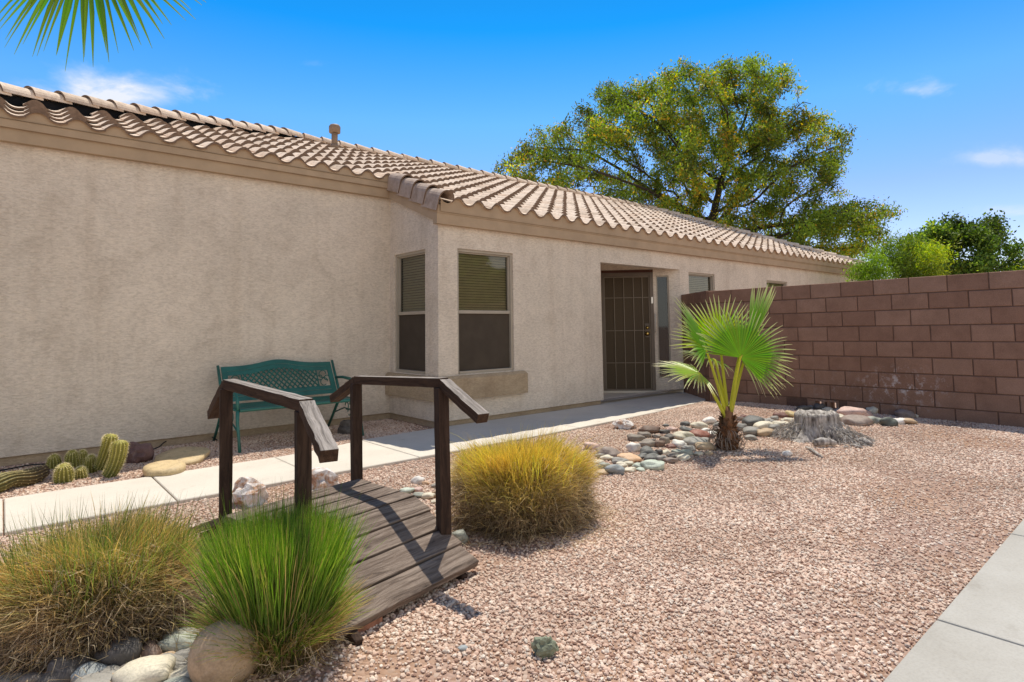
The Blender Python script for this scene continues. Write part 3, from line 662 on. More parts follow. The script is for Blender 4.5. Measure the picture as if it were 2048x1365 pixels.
# ------------------------------------------------------------------ block wall
def block_wall():
    root = thing('block_wall', (8.78, 3.2, 0), 'reddish brown concrete block wall with dark joints beside the gravel', 'wall')
    XW = 8.779; mb = MB(); rs = random.Random(9); H = .2032; Lb = .4064; T = .19
    ztop = lambda y: 1.8005 + .0068 * (5 - y)
    j0 = 2.583; Y1, Y0 = 5.27, .72
    hole = (3.30, 3.72)
    for c in range(10):
        off = 0 if c % 2 else Lb / 2
        k = -12
        while k < 12:
            y1 = j0 - off + .01 + k * Lb; y0 = y1 - Lb; k += 1
            y1c, y0c = min(y1, Y1), max(y0, Y0)
            if y1c - y0c < .03: continue
            g = .0055; a, b = y0c + g, y1c - g; dx = rs.uniform(-.0025, .0025); dz = rs.uniform(-.0015, .0015)
            z1 = [ztop(a) - H * c - g * (c > 0), ztop(b) - H * c - g * (c > 0)]; z0 = [ztop(a) - H * (c + 1) + g, ztop(b) - H * (c + 1) + g]
            if c == 8 and b > hole[0] and a < hole[1]:
                continue
            x0 = XW + dx; e = .006
            V = [(x0 + e, a, z0[0] + dz), (x0 + e, b, z0[1] + dz), (x0 + e, b, z1[1] + dz), (x0 + e, a, z1[0] + dz),
                 (x0, a + e, z0[0] + e + dz), (x0, b - e, z0[1] + e + dz), (x0, b - e, z1[1] - e + dz), (x0, a + e, z1[0] - e + dz),
                 (XW + T, a, z0[0] + dz), (XW + T, b, z0[1] + dz), (XW + T, b, z1[1] + dz), (XW + T, a, z1[0] + dz)]
            mb.add(V, [(4, 7, 6, 5), (0, 4, 5, 1), (1, 5, 6, 2), (2, 6, 7, 3), (3, 7, 4, 0), (0, 1, 9, 8), (2, 3, 11, 10), (1, 2, 10, 9), (3, 0, 8, 11), (8, 9, 10, 11)])
    mb.build('blocks', M['block'], root)
    mb = MB()
    def core(ya, yb, za, zb2): mb.add([(XW + .009, ya, za), (XW + .009, yb, za), (XW + .009, yb, zb2(yb)), (XW + .009, ya, zb2(ya)), (XW + T - .01, ya, za), (XW + T - .01, yb, za), (XW + T - .01, yb, zb2(yb)), (XW + T - .01, ya, zb2(ya))], [(0, 3, 2, 1), (4, 5, 6, 7), (0, 1, 5, 4), (1, 2, 6, 5), (2, 3, 7, 6), (3, 0, 4, 7)])
    tp = lambda y: ztop(y) - .004
    zh = ztop(3.4) - 8 * H
    core(Y0, hole[0], -.15, tp); core(hole[1], Y1, -.15, tp); core(hole[0], hole[1], zh + .004, tp)
    # pierced drain block: small openings that show the sunny side
    mb.build('mortar', M['mortar'], root); mb = MB()
    for a, b in ((hole[0], 3.335), (3.415, 3.455), (3.485, 3.53), (3.615, hole[1])): mb.box((XW + .002, a, -.1), (XW + T - .02, b, zh - .036))
    mb.box((XW, hole[0], zh - .035), (XW + T - .02, hole[1], zh - .004)); mb.box((XW + .02, hole[0], -.1), (XW + T - .02, hole[1], .06))
    mb.build('drain_block', M['block'], root)
    # crack painted-over filler in the top course
    # return leg to the house corner
    A = Vector((8.80, 5.27, 0)); B = Vector((9.62, 6.30, 0)); d = (B - A); L = d.length; d.normalize(); n = Vector((d.y, -d.x, 0)) * -1
    mb = MB()
    for c in range(10):
        a = -.0; off = 0 if c % 2 else .2
        z1 = 1.815 - H * c; z0 = z1 - H
        s = -off
        while s < L:
            s0, s1 = max(0, s), min(L, s + Lb); s += Lb
            if s1 - s0 < .03: continue
            mb.obox(A + d * (s0 + .004) + up * (z0 + .004), d * (s1 - s0 - .008), up * (H - .008), n * -.19)
    mb.build('return_blocks', M['block'], root); mb = MB(); mb.obox(A + d * .005 - n * .008 + up * -.2, d * (L - .01), up * 2.0, n * -.17); mb.build('return_mortar', M['mortar'], root)
block_wall()

# ------------------------------------------------------------------ bridge
br = thing('footbridge', (1.4, 3.1, 0), 'small weathered brown wooden garden bridge with sloping handrails', 'bridge')
def beam(name, p0, p1, w, h, mat, parent, upref=(0, 0, 1), bev=.004, warp=.003, seg=8, skew=0):
    """board from p0 to p1 (centre line), width w sideways, height h; local x runs along the grain"""
    p0, p1 = Vector(p0), Vector(p1); x = (p1 - p0); L = x.length; x.normalize()
    y = Vector(upref).cross(x).normalized(); z = x.cross(y)
    V = []; F = []; rs = random.Random(hash((round(p0.x, 3), round(p0.y, 3), name)) & 0xffff if False else int(abs(p0.x * 1000 + p0.y * 777 + p0.z * 55)))
    for i in range(seg + 1):
        t = i / seg; a = rs.uniform(-warp, warp); b = rs.uniform(-warp, warp) * .5; sc = 1 + rs.uniform(-.015, .015)
        for (sy, sz) in ((-1, -1), (1, -1), (1, 1), (-1, 1)):
            V.append((t * L + (sy * skew), sy * w / 2 * sc + a, sz * h / 2 + b))
    for i in range(seg):
        for k in range(4): F.append((i * 4 + k, i * 4 + (k + 1) % 4, (i + 1) * 4 + (k + 1) % 4, (i + 1) * 4 + k))
    F += [(3, 2, 1, 0), (seg * 4, seg * 4 + 1, seg * 4 + 2, seg * 4 + 3)]
    o = mesh(name, V, F, mat, None)
    o.parent = parent; o.matrix_local = Matrix.Translation(p0 - wloc(parent)) @ Matrix((x, y, z)).transposed().to_4x4()
    if bev: md = o.modifiers.new('b', 'BEVEL'); md.width = bev; md.segments = 2; md.limit_method = 'ANGLE'; md.angle_limit = R(50)
    return o
V3 = lambda *a: Vector(a)
A, B, C_, Dp = V3(.96, 3.50, .985), V3(1.045, 2.625, .942), V3(1.79, 3.63, .945), V3(1.865, 2.745, .975)
L0, R0_, L1, R1_, L2, R2_ = V3(.93, 3.40, .285), V3(1.80, 3.62, .285), V3(1.00, 2.86, .275), V3(1.875, 3.06, .275), V3(1.03, 2.28, .05), V3(1.905, 2.49, .05)
L3, R3 = V3(.88, 4.05, .06), V3(1.74, 4.26, .06)
def decking(la, lb, ra, rb, n, nm='deck_plank'):
    for i in range(n):
        t0, t1 = (i + .05) / n, (i + .95) / n
        a0, a1 = la.lerp(lb, t0), la.lerp(lb, t1); b0, b1 = ra.lerp(rb, t0), ra.lerp(rb, t1)
        ca, cb = (a0 + a1) / 2, (b0 + b1) / 2; x = (cb - ca).normalized(); yv = (a1 - a0); w_ = (yv - x * yv.dot(x)).length
        nrm = x.cross(yv).normalized(); nrm = nrm if nrm.z > 0 else -nrm
        ex = random.uniform(-.006, .006)
        beam(nm, ca - x * ex - nrm * .018, cb + x * (ex + random.uniform(-.004, .006)) - nrm * .018, w_, .036, M['deck'], br, nrm, bev=.004, warp=.002)
decking(L0, L1, R0_, R1_, 4); decking(L1, L2, R1_, R2_, 4); decking(L0, L3, R0_, R3, 4)
for (a, b, c, d) in ((L3, L0, L1, L2), (R3, R0_, R1_, R2_)):
    s = .1 if a is L3 else -.1
    for p, q in ((a, b), (b, c), (c, d)):
        off = V3(s, 0, -.075); beam('joist', p + off, q + off, .038, .075, M['post'], br)
PW, PT = .062, .075
for top, zb3 in ((A, -.02), (B, -.02), (C_, -.02), (Dp, -.02)):
    beam('post', (top.x, top.y, zb3), (top.x - .01, top.y + .012, top.z - .052), PW, PT, M['post'], br, (.2, 1, 0), bev=.004, warp=.0008)
RW, RH = .068, .052
def rail(p, q): return beam('handrail', p, q, RW, RH, M['rail'], br, bev=.003, warp=.0025, seg=10)
dz_ = V3(0, 0, -RH / 2)
rail(A + dz_, B + dz_); rail(C_ + dz_, Dp + dz_)
rail(B + dz_ + V3(0, .0, -.004), V3(.955, 2.17, .775)); rail(Dp + dz_ + V3(0, 0, -.004), V3(1.845, 2.37, .795))
rail(A + dz_ + V3(0, 0, -.004), V3(.99, 3.92, .745)); rail(C_ + dz_ + V3(0, 0, -.004), V3(1.81, 4.03, .76))
o = beam('brick', G(702, 1262) + V3(0, -.0, .025), G(752, 1238) + V3(0, -.0, .025), .09, .06, M['brick'], br, bev=.004)
o.name = 'support_brick'

# ------------------------------------------------------------------ bench
def bench():
    x0, x1 = 1.90, 3.27; cx = (x0 + x1) / 2; root = thing('garden_bench', (cx, 7.0, gz(cx, 7)), 'dark green cast metal bench with arched lattice back against the house', 'bench')
    g = M['green_metal']; yb = lambda z: 7.12 + (z - .42) * .62   # lean of the back
    arch = lambda x: .835 + .058 * math.exp(-((x - cx) / .30) ** 2 * 1.3) - .0
    n = 28; xs = [x0 + .03 + (x1 - x0 - .06) * i / n for i in range(n + 1)]
    def slab(mb, f0, f1, xs, t=.012):
        V = []
        for x in xs:
            for z in (f0(x), f1(x)): V += [(x, yb(z) - t, z), (x, yb(z) + t, z)]
        F = []
        for i in range(len(xs) - 1):
            a = i * 4; b = a + 4; F += [(a, b, b + 2, a + 2), (a + 1, a + 3, b + 3, b + 1), (a + 2, b + 2, b + 3, a + 3), (a, a + 1, b + 1, b)]
        F += [(0, 2, 3, 1), (len(V) - 4, len(V) - 3, len(V) - 1, len(V) - 2)]; mb.add(V, F)
    mb = MB(); slab(mb, lambda x: arch(x) - .05, arch, xs, .014); slab(mb, lambda x: .455, lambda x: .505, xs, .014)
    for a in (x0 + .03, x1 - .09): slab(mb, lambda x: .5, lambda x: arch(x) - .045, [a, a + .06], .0135)
    mb.build('back_frame', g, root, bevel=.003)
    mb = MB(); xi = [x for x in xs if x0 + .1 < x < x1 - .1]; xi = [x0 + .09] + xi + [x1 - .09]
    slab(mb, lambda x: arch(x) - .10, lambda x: arch(x) - .052, xi, .008); slab(mb, lambda x: .508, lambda x: .55, xi, .008)
    lo = .53; hi = lambda x: arch(x) - .08
    for sgn in (1, -1):
        for k in range(-8, 32):
            a = x0 + .09 + k * .062; pts = []
            for j in range(40):
                z = lo + j * .0075; x = a + sgn * (z - lo) * .95
                if x0 + .24 < x < x1 - .24 and z < hi(x): pts.append((x, yb(z), z))
            if len(pts) > 2: mb.tube([pts[0], pts[-1]], .0088, 5)
    for s in (-1, 1):     # scrollwork at both ends of the panel
        ex = cx + s * ((x1 - x0) / 2 - .165)
        for (ox, oz, r) in ((0, .60, .045), (0, .69, .045), (s * .045, .645, .03), (-s * .045, .65, .03)):
            mb.tube([(ex + ox + r * math.cos(q), yb(oz) , oz + r * math.sin(q)) for q in np.linspace(0, 5.4, 14)], .006, 5)
        mb.tube([(ex - s * .075, yb(lo), lo), (ex - s * .075, yb(.76), .76)], .008, 6)
    mb.build('lattice_panel', g, root)
    mb = MB()
    for s in range(9):
        y = 6.63 + s * .058; z = .425 - .012 * math.sin(PI * s / 8); mb.obox((x0 + .03, y, z - .006), (x1 - x0 - .06, 0, 0), (0, .04, 0), (0, 0, .012))
    mb.tube([(x0 + .02, 6.60, .415), (cx, 6.60, .413), (x1 - .02, 6.60, .415)], .019, 10)
    mb.build('seat', g, root)
    for x, s in ((x0, -1), (x1, 1)):
        mb = MB()
        mb.tube([(x, 7.47, 0), (x, 7.30, .2), (x, 7.14, .40), (x, yb(.5), .5), (x, yb(.84), .85)], [.016, .017, .02, .018, .016], 8); mb.build('rear_leg', g, root, True)
        mb = MB(); mb.tube([(x, 6.50, 0), (x, 6.545, .15), (x, 6.60, .30), (x, 6.60, .415)], [.017, .015, .018, .02], 8); mb.build('front_leg', g, root, True)
        mb = MB(); mb.tube([(x, yb(.64), .64), (x, 7.05, .655), (x, 6.86, .645), (x, 6.70, .60), (x, 6.61, .52), (x, 6.6, .42)], [.014, .018, .02, .02, .018, .017], 8); mb.build('armrest', g, root, True)
        mb = MB(); mb.tube([(x, 6.60, .415), (x, 7.13, .41)], .013, 8)
        for (cy_, cz, r) in ((6.80, .33, .05), (6.93, .31, .045), (6.86, .24, .04)): mb.tube([(x, cy_ + r * math.cos(q), cz + r * math.sin(q)) for q in np.linspace(0, 5.2, 12)], .007, 5)
        mb.tube([(x, 6.56, .2), (x, 6.8, .27), (x, 7.0, .28), (x, 7.28, .2)], .009, 6); mb.build('side_frame', g, root, True)
bench()

# ------------------------------------------------------------------ stones
PALETTE = {
 'white': ((205, 200, 192), 'white'), 'cream': ((196, 186, 160), 'cream'), 'grey': ((140, 136, 128), 'grey'), 'greydark': ((98, 98, 94), 'dark grey'),
 'greygreen': ((150, 155, 140), 'grey green'), 'greybrown': ((128, 116, 104), 'grey brown'), 'brown': ((112, 86, 70), 'brown'), 'dark': ((82, 76, 72), 'charcoal'),
 'tan': ((182, 152, 112), 'tan'), 'orange': ((205, 160, 112), 'pale orange'), 'red': ((140, 80, 60), 'red'), 'redbrown': ((122, 78, 66), 'reddish brown'),
 'pink': ((196, 160, 146), 'pinkish'), 'taupe': ((142, 124, 112), 'taupe'), 'mint': ((172, 184, 166), 'pale green'), 'bluegrey': ((134, 142, 144), 'blue grey'),
 'yellow': ((204, 178, 112), 'yellow'), 'greendark': ((84, 92, 84), 'dark green')}
ORD = ['leftmost', 'second from left', 'third from left', 'fourth from left', 'fifth from left', 'sixth from left', 'seventh from left', 'eighth from left', 'ninth from left', 'tenth from left', 'eleventh from left', 'twelfth from left', 'thirteenth from left', 'fourteenth from left']
NUM = ['', 'one', 'two', 'three', 'four', 'five', 'six', 'seven', 'eight', 'nine', 'ten', 'eleven', 'twelve', 'thirteen', 'fourteen']
def stone_mesh(sz, seed, ang=0., sub=3, mat='stone', amp=.16):
    bm = bmesh.new(); bmesh.ops.create_icosphere(bm, subdivisions=sub, radius=.5); off = Vector((seed * 3.7, seed * 1.3, seed * 7.1))
    for v in bm.verts:
        d = v.co.normalized(); k = 1 + amp * noise.noise(d * 1.3 + off) * 1.6
        if ang:
            vv = noise.voronoi(d * 2.2 + off)[0]; k += ang * (vv[0] - .35) + ang * .5 * noise.noise(d * 5 + off)
        p = d * .5 * k
        q = Vector((math.copysign(abs(p.x * 2) ** .92, p.x), math.copysign(abs(p.y * 2) ** .92, p.y), math.copysign(abs(p.z * 2) ** .95, p.z))) * .5
        v.co = Vector((q.x * sz[0], q.y * sz[1], q.z * sz[2]))
    me = bpy.data.meshes.new('stone'); bm.to_mesh(me); bm.free(); me.materials.append(M[mat])
    if not ang: me.polygons.foreach_set('use_smooth', [True] * len(me.polygons))
    return me
sid = [0]
def stone(px, py, wpx, hpx, colr='grey', name='river_stone', label=None, cat='stone', group=None, mat='stone', ang=0., flatk=1, rot=None, sink=.27, amp=.27):
    """stone whose foot stands at pixel-marked ground spot; sizes measured there"""
    sid[0] += 1; g = G(px, py); dist = (g - CAMP).length; w_ = wpx / FPX * dist; h_ = hpx / FPX * dist
    # the seen height mixes true height and depth of the stone
    el = math.asin(min(1, (CAMH - g.z) / dist)); dp = w_ * .8
    hh = max(.42 * w_, min(.9 * w_, (h_ - dp * math.sin(el) * .55) / math.cos(el))) * flatk
    me = stone_mesh((w_, dp, hh), sid[0], ang, 3, mat, amp); o = bpy.data.objects.new(name, me); COL.objects.link(o)
    fw_ = Vector((g.x, g.y, 0)).normalized(); g2 = g + fw_ * dp * .42
    a = (rot if rot is not None else random.uniform(-.35, .35)); rs = random.Random(sid[0])
    o.rotation_euler = (rs.uniform(-.12, .12), rs.uniform(-.16, .16), -YAW + a)
    o.location = (g2.x, g2.y, gz(g2.x, g2.y) + hh * (.5 - sink))
    c = lin(PALETTE[colr][0]); lum = (c[0] + c[1] + c[2]) / 3; c = tuple(x * .72 + lum * .28 * (1.04, 1, .95)[j] for j, x in enumerate(c)); k = rs.uniform(.88, 1.08); o.color = (min(.9, c[0] * k * 1.25), min(.9, c[1] * k * 1.25), min(.9, c[2] * k * 1.25), 1)
    return tag(o, label, cat, group)
def stone_set(items, ox, oy, s, where, group):
    made = []
    for (x, y, w_, h_, c) in items: made.append((ox + x / s, c, stone(ox + x / s, oy + y / s, w_ / s, h_ / s, c, group=group)))
    for c in {m[1] for m in made}:
        L = sorted([m for m in made if m[1] == c], key=lambda m: m[0]); n = PALETTE[c][1]
        for i, m in enumerate(L):
            m[2]['label'] = (f'only {n} stone {where}' if len(L) == 1 else f'{ORD[i]} of the {NUM[len(L)]} {n} stones {where}')
swath = [(160,540,190,120,'pink'),(385,650,310,170,'taupe'),(290,655,150,80,'grey'),(730,570,175,155,'white'),(670,715,290,155,'orange'),(930,645,225,165,'greydark'),
 (920,510,235,125,'greybrown'),(770,430,240,90,'greybrown'),(880,380,210,70,'greybrown'),(950,325,280,65,'brown'),(960,252,110,50,'brown'),(1175,228,90,42,'greydark'),
 (1080,510,140,130,'brown'),(1150,455,140,110,'greybrown'),(1225,410,150,100,'dark'),(1150,325,140,60,'dark'),(1050,385,130,60,'greybrown'),(1410,425,300,160,'cream'),
 (1355,520,190,130,'white'),(1240,525,140,70,'redbrown'),(1250,295,150,50,'pink'),(1440,218,140,62,'greydark'),(1450,300,160,75,'greydark'),(1630,252,220,92,'cream'),
 (1770,195,190,115,'white'),(1880,235,120,70,'grey'),(1640,400,290,150,'red'),(1790,372,180,80,'white'),(1720,295,110,50,'white'),(1870,295,160,70,'brown'),
 (1900,365,130,100,'cream'),(1680,452,170,70,'grey'),(1590,505,300,85,'grey'),(1700,548,260,75,'tan'),(1480,565,180,60,'grey'),(1320,605,130,80,'greygreen'),
 (1170,605,110,72,'cream'),(1070,605,110,85,'dark'),(1110,695,160,95,'grey'),(1280,660,180,70,'greybrown'),(990,690,220,55,'greydark'),(850,665,160,75,'greydark'),
 (485,882,235,165,'bluegrey'),(565,790,150,90,'cream'),(330,805,150,100,'greygreen'),(240,745,150,70,'cream'),(545,740,220,70,'grey'),(360,690,180,50,'cream'),
 (785,795,145,85,'mint'),(1000,815,315,105,'mint'),(660,765,150,55,'cream'),(680,852,160,45,'cream'),(830,842,120,40,'mint'),(300,885,160,75,'tan'),(190,925,130,85,'tan'),
 (230,800,130,50,'taupe'),(1240,722,180,70,'taupe'),(1400,685,180,55,'cream'),(1450,622,200,62,'greygreen'),(1620,622,120,60,'cream'),(1560,440,120,50,'grey'),(1760,610,110,55,'tan'),
 (1560,300,90,40,'redbrown'),(1000,440,90,50,'dark'),(1290,590,80,40,'grey'),(1380,620,100,45,'greybrown'),(470,800,90,50,'grey'),(120,840,110,70,'grey'),(60,890,100,70,'cream')]
stone_set(swath, 1160, 820, 6.827, 'left of the small palm', 'river stones left of the small palm')
swB = [(340,375,200,125,'greydark'),(430,352,140,70,'grey'),(190,315,110,55,'taupe'),(240,292,70,40,'redbrown'),(215,415,120,85,'grey'),(320,465,165,95,'grey'),(320,512,115,52,'grey'),
 (455,475,170,90,'tan'),(455,400,180,50,'cream'),(550,405,130,55,'grey'),(620,385,160,75,'cream'),(560,312,80,52,'grey'),(690,345,110,70,'cream'),(615,285,130,65,'redbrown'),(740,280,140,72,'yellow'),
 (855,212,130,65,'greydark'),(820,152,150,45,'brown'),(940,160,100,55,'brown'),(1020,205,110,75,'dark'),(1100,218,95,45,'cream'),(1200,245,125,45,'grey'),(1210,325,115,85,'cream'),
 (1385,290,270,90,'pink'),(1400,362,235,92,'taupe'),(1550,342,150,80,'greygreen'),(1660,222,190,85,'dark'),(1560,242,100,75,'cream'),(1765,248,92,52,'grey'),(1890,285,150,88,'taupe'),
 (2010,282,95,35,'cream'),(1730,368,130,92,'greendark'),(1830,350,120,65,'white'),(1930,352,130,52,'tan'),(1530,262,60,35,'grey'),(930,195,80,40,'grey'),(690,672,80,55,'white'),(2250,268,95,38,'pink'),(500,345,90,60,'grey')]
stone_set(swB, 1440, 780, 5.12, 'around the stump', 'river stones around the stump')
botl = [(860,705,270,160,'bluegrey'),(1080,700,230,120,'grey'),(1270,670,225,130,'greybrown'),(1445,620,165,145,'bluegrey'),(1440,770,430,165,'cream'),(1640,605,235,145,'grey'),(1620,482,135,65,'tan'),
 (1810,735,265,160,'cream'),(1745,395,300,180,'greygreen'),(1930,270,180,100,'taupe'),(1840,505,230,95,'grey'),(1440,475,210,150,'brown'),(1160,560,300,240,'dark'),(640,720,330,220,'dark'),
 (60,720,170,70,'grey'),(300,760,220,90,'greybrown'),(1130,760,220,90,'tan'),(1700,830,260,100,'greygreen'),(900,840,300,110,'grey'),(2010,640,150,80,'greybrown')]
stone_set(botl, 0, 1225, 4.876, 'below the lower left grasses', 'river stones below the grass clumps')
brs = [(480,325,210,150,'white'),(610,345,120,72,'orange'),(280,495,230,130,'mint'),(490,565,220,85,'greygreen'),(665,585,215,135,'cream'),(810,560,170,150,'tan'),(780,385,150,85,'grey'),
 (750,665,110,75,'cream'),(470,465,180,55,'pink'),(800,840,90,70,'white'),(820,700,90,60,'taupe'),(1210,1340,260,320,'greygreen')]
stone_set(brs, 780, 930, 8.533, 'right of the bridge deck', 'river stones right of the bridge')
stone(450, 1385, 112, 130, 'tan', 'boulder', 'smooth round brown boulder at the foot of the green grass', 'boulder', amp=.05, sink=.12)
stone(1088, 1316, 37, 40, 'greydark', 'rock', 'lone jagged grey green rock on the open gravel in front', 'rock', ang=.55, amp=.3).color = c4(lin((128, 134, 112)))
stone(925, 1302, 17, 8, 'bluegrey', 'pebble', 'small flat pale blue pebble on the gravel left of the lone rock', 'pebble')
stone(1247, 858, 36, 24, 'white', 'rock', 'jagged white and grey quartz rock beside the path right of the yellow grass', 'rock', mat='quartz', ang=.35)
stone(496, 1012, 60, 58, 'white', 'rock', 'white and rust quartz rock just behind the left bridge post', 'rock', mat='quartz', ang=.35)
stone(636, 978, 66, 48, 'white', 'rock', 'white quartz rock with rusty base behind the bridge deck', 'rock', mat='quartz', ang=.3)
stone(272, 926, 46, 44, 'taupe', 'rock', 'pinkish brown pointed rock in the shade right of the cactus', 'rock', ang=.3).color = c4(lin((120, 92, 86)))
stone(694, 868, 36, 74, 'dark', 'boulder', 'dark grey upright boulder under the right end of the bench', 'boulder', ang=.12)
def flag(px, py, w_, h_, t, seed, lab):
    g = G(px, py); d = (g - CAMP).length; W = w_ / FPX * d; H = h_ / FPX * d / max(.2, (CAMH / d)) * .8; n = 22; rs = random.Random(seed)
    P = []
    for k in range(n):
        q = 2 * PI * k / n; r = 1 + .22 * noise.noise(Vector((math.cos(q) * 1.3 + seed, math.sin(q) * 1.3, seed))) + rs.uniform(-.03, .03)
        P.append((math.cos(q) * W / 2 * r, math.sin(q) * H / 2 * r))
    V = [(x * .95, y * .95, 0) for x, y in P] + [(x * 1.0, y * 1.0, t * .55) for x, y in P] + [(x * .95, y * .95, t + .02 * noise.noise(Vector((x * 3, y * 3, 1)))) for x, y in P] + [(x * .6, y * .6, t * 1.06) for x, y in P] + [(0, 0, t * 1.05)]
    F = [(r * n + k, r * n + (k + 1) % n, (r + 1) * n + (k + 1) % n, (r + 1) * n + k) for r in range(3) for k in range(n)] + [(3 * n + k, 3 * n + (k + 1) % n, 4 * n) for k in range(n)]
    me = bpy.data.meshes.new('flagstone'); me.from_pydata(V, [], F); me.materials.append(M['stone']); me.polygons.foreach_set('use_smooth', [True] * len(F))
    o = bpy.data.objects.new('flagstone', me); COL.objects.link(o); fw_ = Vector((g.x, g.y, 0)).normalized(); o.location = g + fw_ * H * .45 + V3(0, 0, .005); o.rotation_euler = (.06, -.05, -YAW + .62); o.color = c4(lin((206, 182, 138))); tag(o, lab, 'stone')
    return o
o = flag(366, 930, 88, 22, .055, 3, 'larger tan sandstone slab lying between cactus and path'); o.rotation_euler = (.16, -.05, -YAW + .35)
o = flag(328, 956, 64, 20, .065, 8, 'smaller rounded sandstone piece in front of the larger slab')

# ------------------------------------------------------------------ cactus bed
def ribbed(parent, pts, rad, ribs, name, c_top, c_bot, spine=.02, seedv=1):
    pts = [Vector(p) for p in pts]; m = len(pts); V = []; C = []; n = ribs * 4; prev = None; sp = MB(); rs = random.Random(seedv)
    for i, p in enumerate(pts):
        t = (pts[min(i + 1, m - 1)] - pts[max(i - 1, 0)]).normalized(); a = prev or Vector((1, 0, 0)); a = (a - t * a.dot(t)).normalized(); b = t.cross(a); prev = a
        for k in range(n):
            q = 2 * PI * k / n; rr = rad[i] * (1 + .13 * (1 if k % 4 == 0 else -1 if k % 4 == 2 else 0)); d = a * math.cos(q) + b * math.sin(q)
            V.append(p + d * rr); f = i / (m - 1); f2 = 1 if k % 4 == 0 else .45
            C.append([c_bot[j] * (1 - f) * f2 + c_top[j] * f * f2 + .02 * (k % 4 == 0) for j in range(3)])
            if k % 4 == 0 and 0 < i and rad[i] > .004 and spine:
                for _ in range(6):
                    dd = (d + Vector((rs.uniform(-.8, .8), rs.uniform(-.8, .8), rs.uniform(-.5, .9)))).normalized(); r0 = p + d * rr; e = dd.cross(t).normalized() * .0014; L = spine * rs.uniform(.6, 1.2)
                    sp.add([r0 - e, r0 + e, r0 + dd * L], [(0, 1, 2)])
    F = [(i * n + k, i * n + (k + 1) % n, (i + 1) * n + (k + 1) % n, (i + 1) * n + k) for i in range(m - 1) for k in range(n)] + [tuple((m - 1) * n + k for k in range(n))]
    o = mesh(name, V, F, M['cactus'], parent, True, np.array(C)); so_ = mesh('spines', sp.V, sp.F, M['spine'], o) if sp.V else None
    if so_: pass
    return o
GR, YG = (.17, .19, .035), (.55, .50, .10)
gc = G(160, 955); cac = thing('cactus', gc, 'ribbed yellow green golden torch cactus cluster by the wall', 'cactus')
def ball(px, py, h, r, lean=(0, 0), seedv=1, tall=1.):
    g = G(px, py) + _f0 * r * .7; pts = []; rad = []
    for i in range(13):
        t = i / 12; z = h * (.5 - .5 * math.cos(PI * t)) ; pts.append(g + V3(lean[0] * t * h, lean[1] * t * h, z - .01)); rad.append(max(.003, r * (math.sin(PI * min(1, .22 + .78 * t)) ** .62 if t > .3 else .78 + .22 * t / .3)))
    ribbed(cac, pts, rad, 13, 'cactus_stem', YG, (.19, .22, .05), .019, seedv)
for k, a in enumerate([(104, 938, .13, .052), (121, 966, .155, .062), (138, 936, .16, .055), (150, 934, .13, .045), (162, 932, .15, .042), (177, 946, .16, .047), (157, 957, .098, .045)]): ball(*a, lean=(-.15 + .05 * (k % 3), -.2), seedv=k)
def column(base, top, mid, r, seedv):
    P = [Vector(base).lerp(Vector(mid), 0)]; pts = []; rad = []; n = 20
    for i in range(n + 1):
        t = i / n; p = Vector(base) * (1 - t) ** 2 + Vector(mid) * 2 * t * (1 - t) + Vector(top) * t * t; pts.append(p); rad.append(r * (.88 + .25 * t) * (1 if t < .86 else max(.06, math.sqrt(max(0, 1 - ((t - .86) / .14) ** 2)))))
    ribbed(cac, pts, rad, 12, 'cactus_stem', YG, (.20, .23, .05), .020, seedv)
b1 = G(205, 948); b2 = G(214, 954)
column(on(198, 938, 1, b1.y + .05) , on(223, 868, 1, b1.y - .02), on(212, 905, 1, b1.y + .02) + V3(.01, 0, 0), .046, 31)
column(G(208, 957) + _f0 * .05, on(240, 880, 1, b2.y - .05), on(238, 925, 1, b2.y - .03), .053, 32)
# fallen stem lying left of the cluster
mb = thing('fallen_cactus', G(40, 975), 'fallen mossy brown cactus trunk lying left of the cactus cluster', 'cactus log')
p0, p1 = G(-90, 1010) + V3(0, .05, .07), G(92, 962) + V3(0, .05, .065)
pts = [p0.lerp(p1, t / 14) + V3(0, 0, .012 * math.sin(t)) for t in range(15)]
ribbed(mb, pts, [.06 + .006 * math.sin(i * 1.3) for i in range(14)] + [.04], 15, 'trunk', (.22, .14, .09), (.30, .30, .05), .012, 77)
def hose():
    P = [(-60, 951), (0, 944), (60, 933), (100, 931), (160, 929), (300, 903), (330, 892), (355, 880), (385, 876), (412, 876), (436, 884)]
    pts = [G(x, y) + V3(0, 0, .012 + (.03 if 320 < x < 430 else 0)) for x, y in P]; q = []
    for i in range(len(pts) - 1):
        a, b, c, d = pts[max(i - 1, 0)], pts[i], pts[i + 1], pts[min(i + 2, len(pts) - 1)]
        for k in range(6):
            t = k / 6; q.append(.5 * ((2 * b) + (-a + c) * t + (2 * a - 5 * b + 4 * c - d) * t * t + (-a + 3 * b - 3 * c + d) * t ** 3))
    m = MB(); m.tube(q, .007, 6); tag(m.build('garden_hose', M['hose'], None, True), 'thin black drip hose running along the foot of the wall', 'hose')
hose()

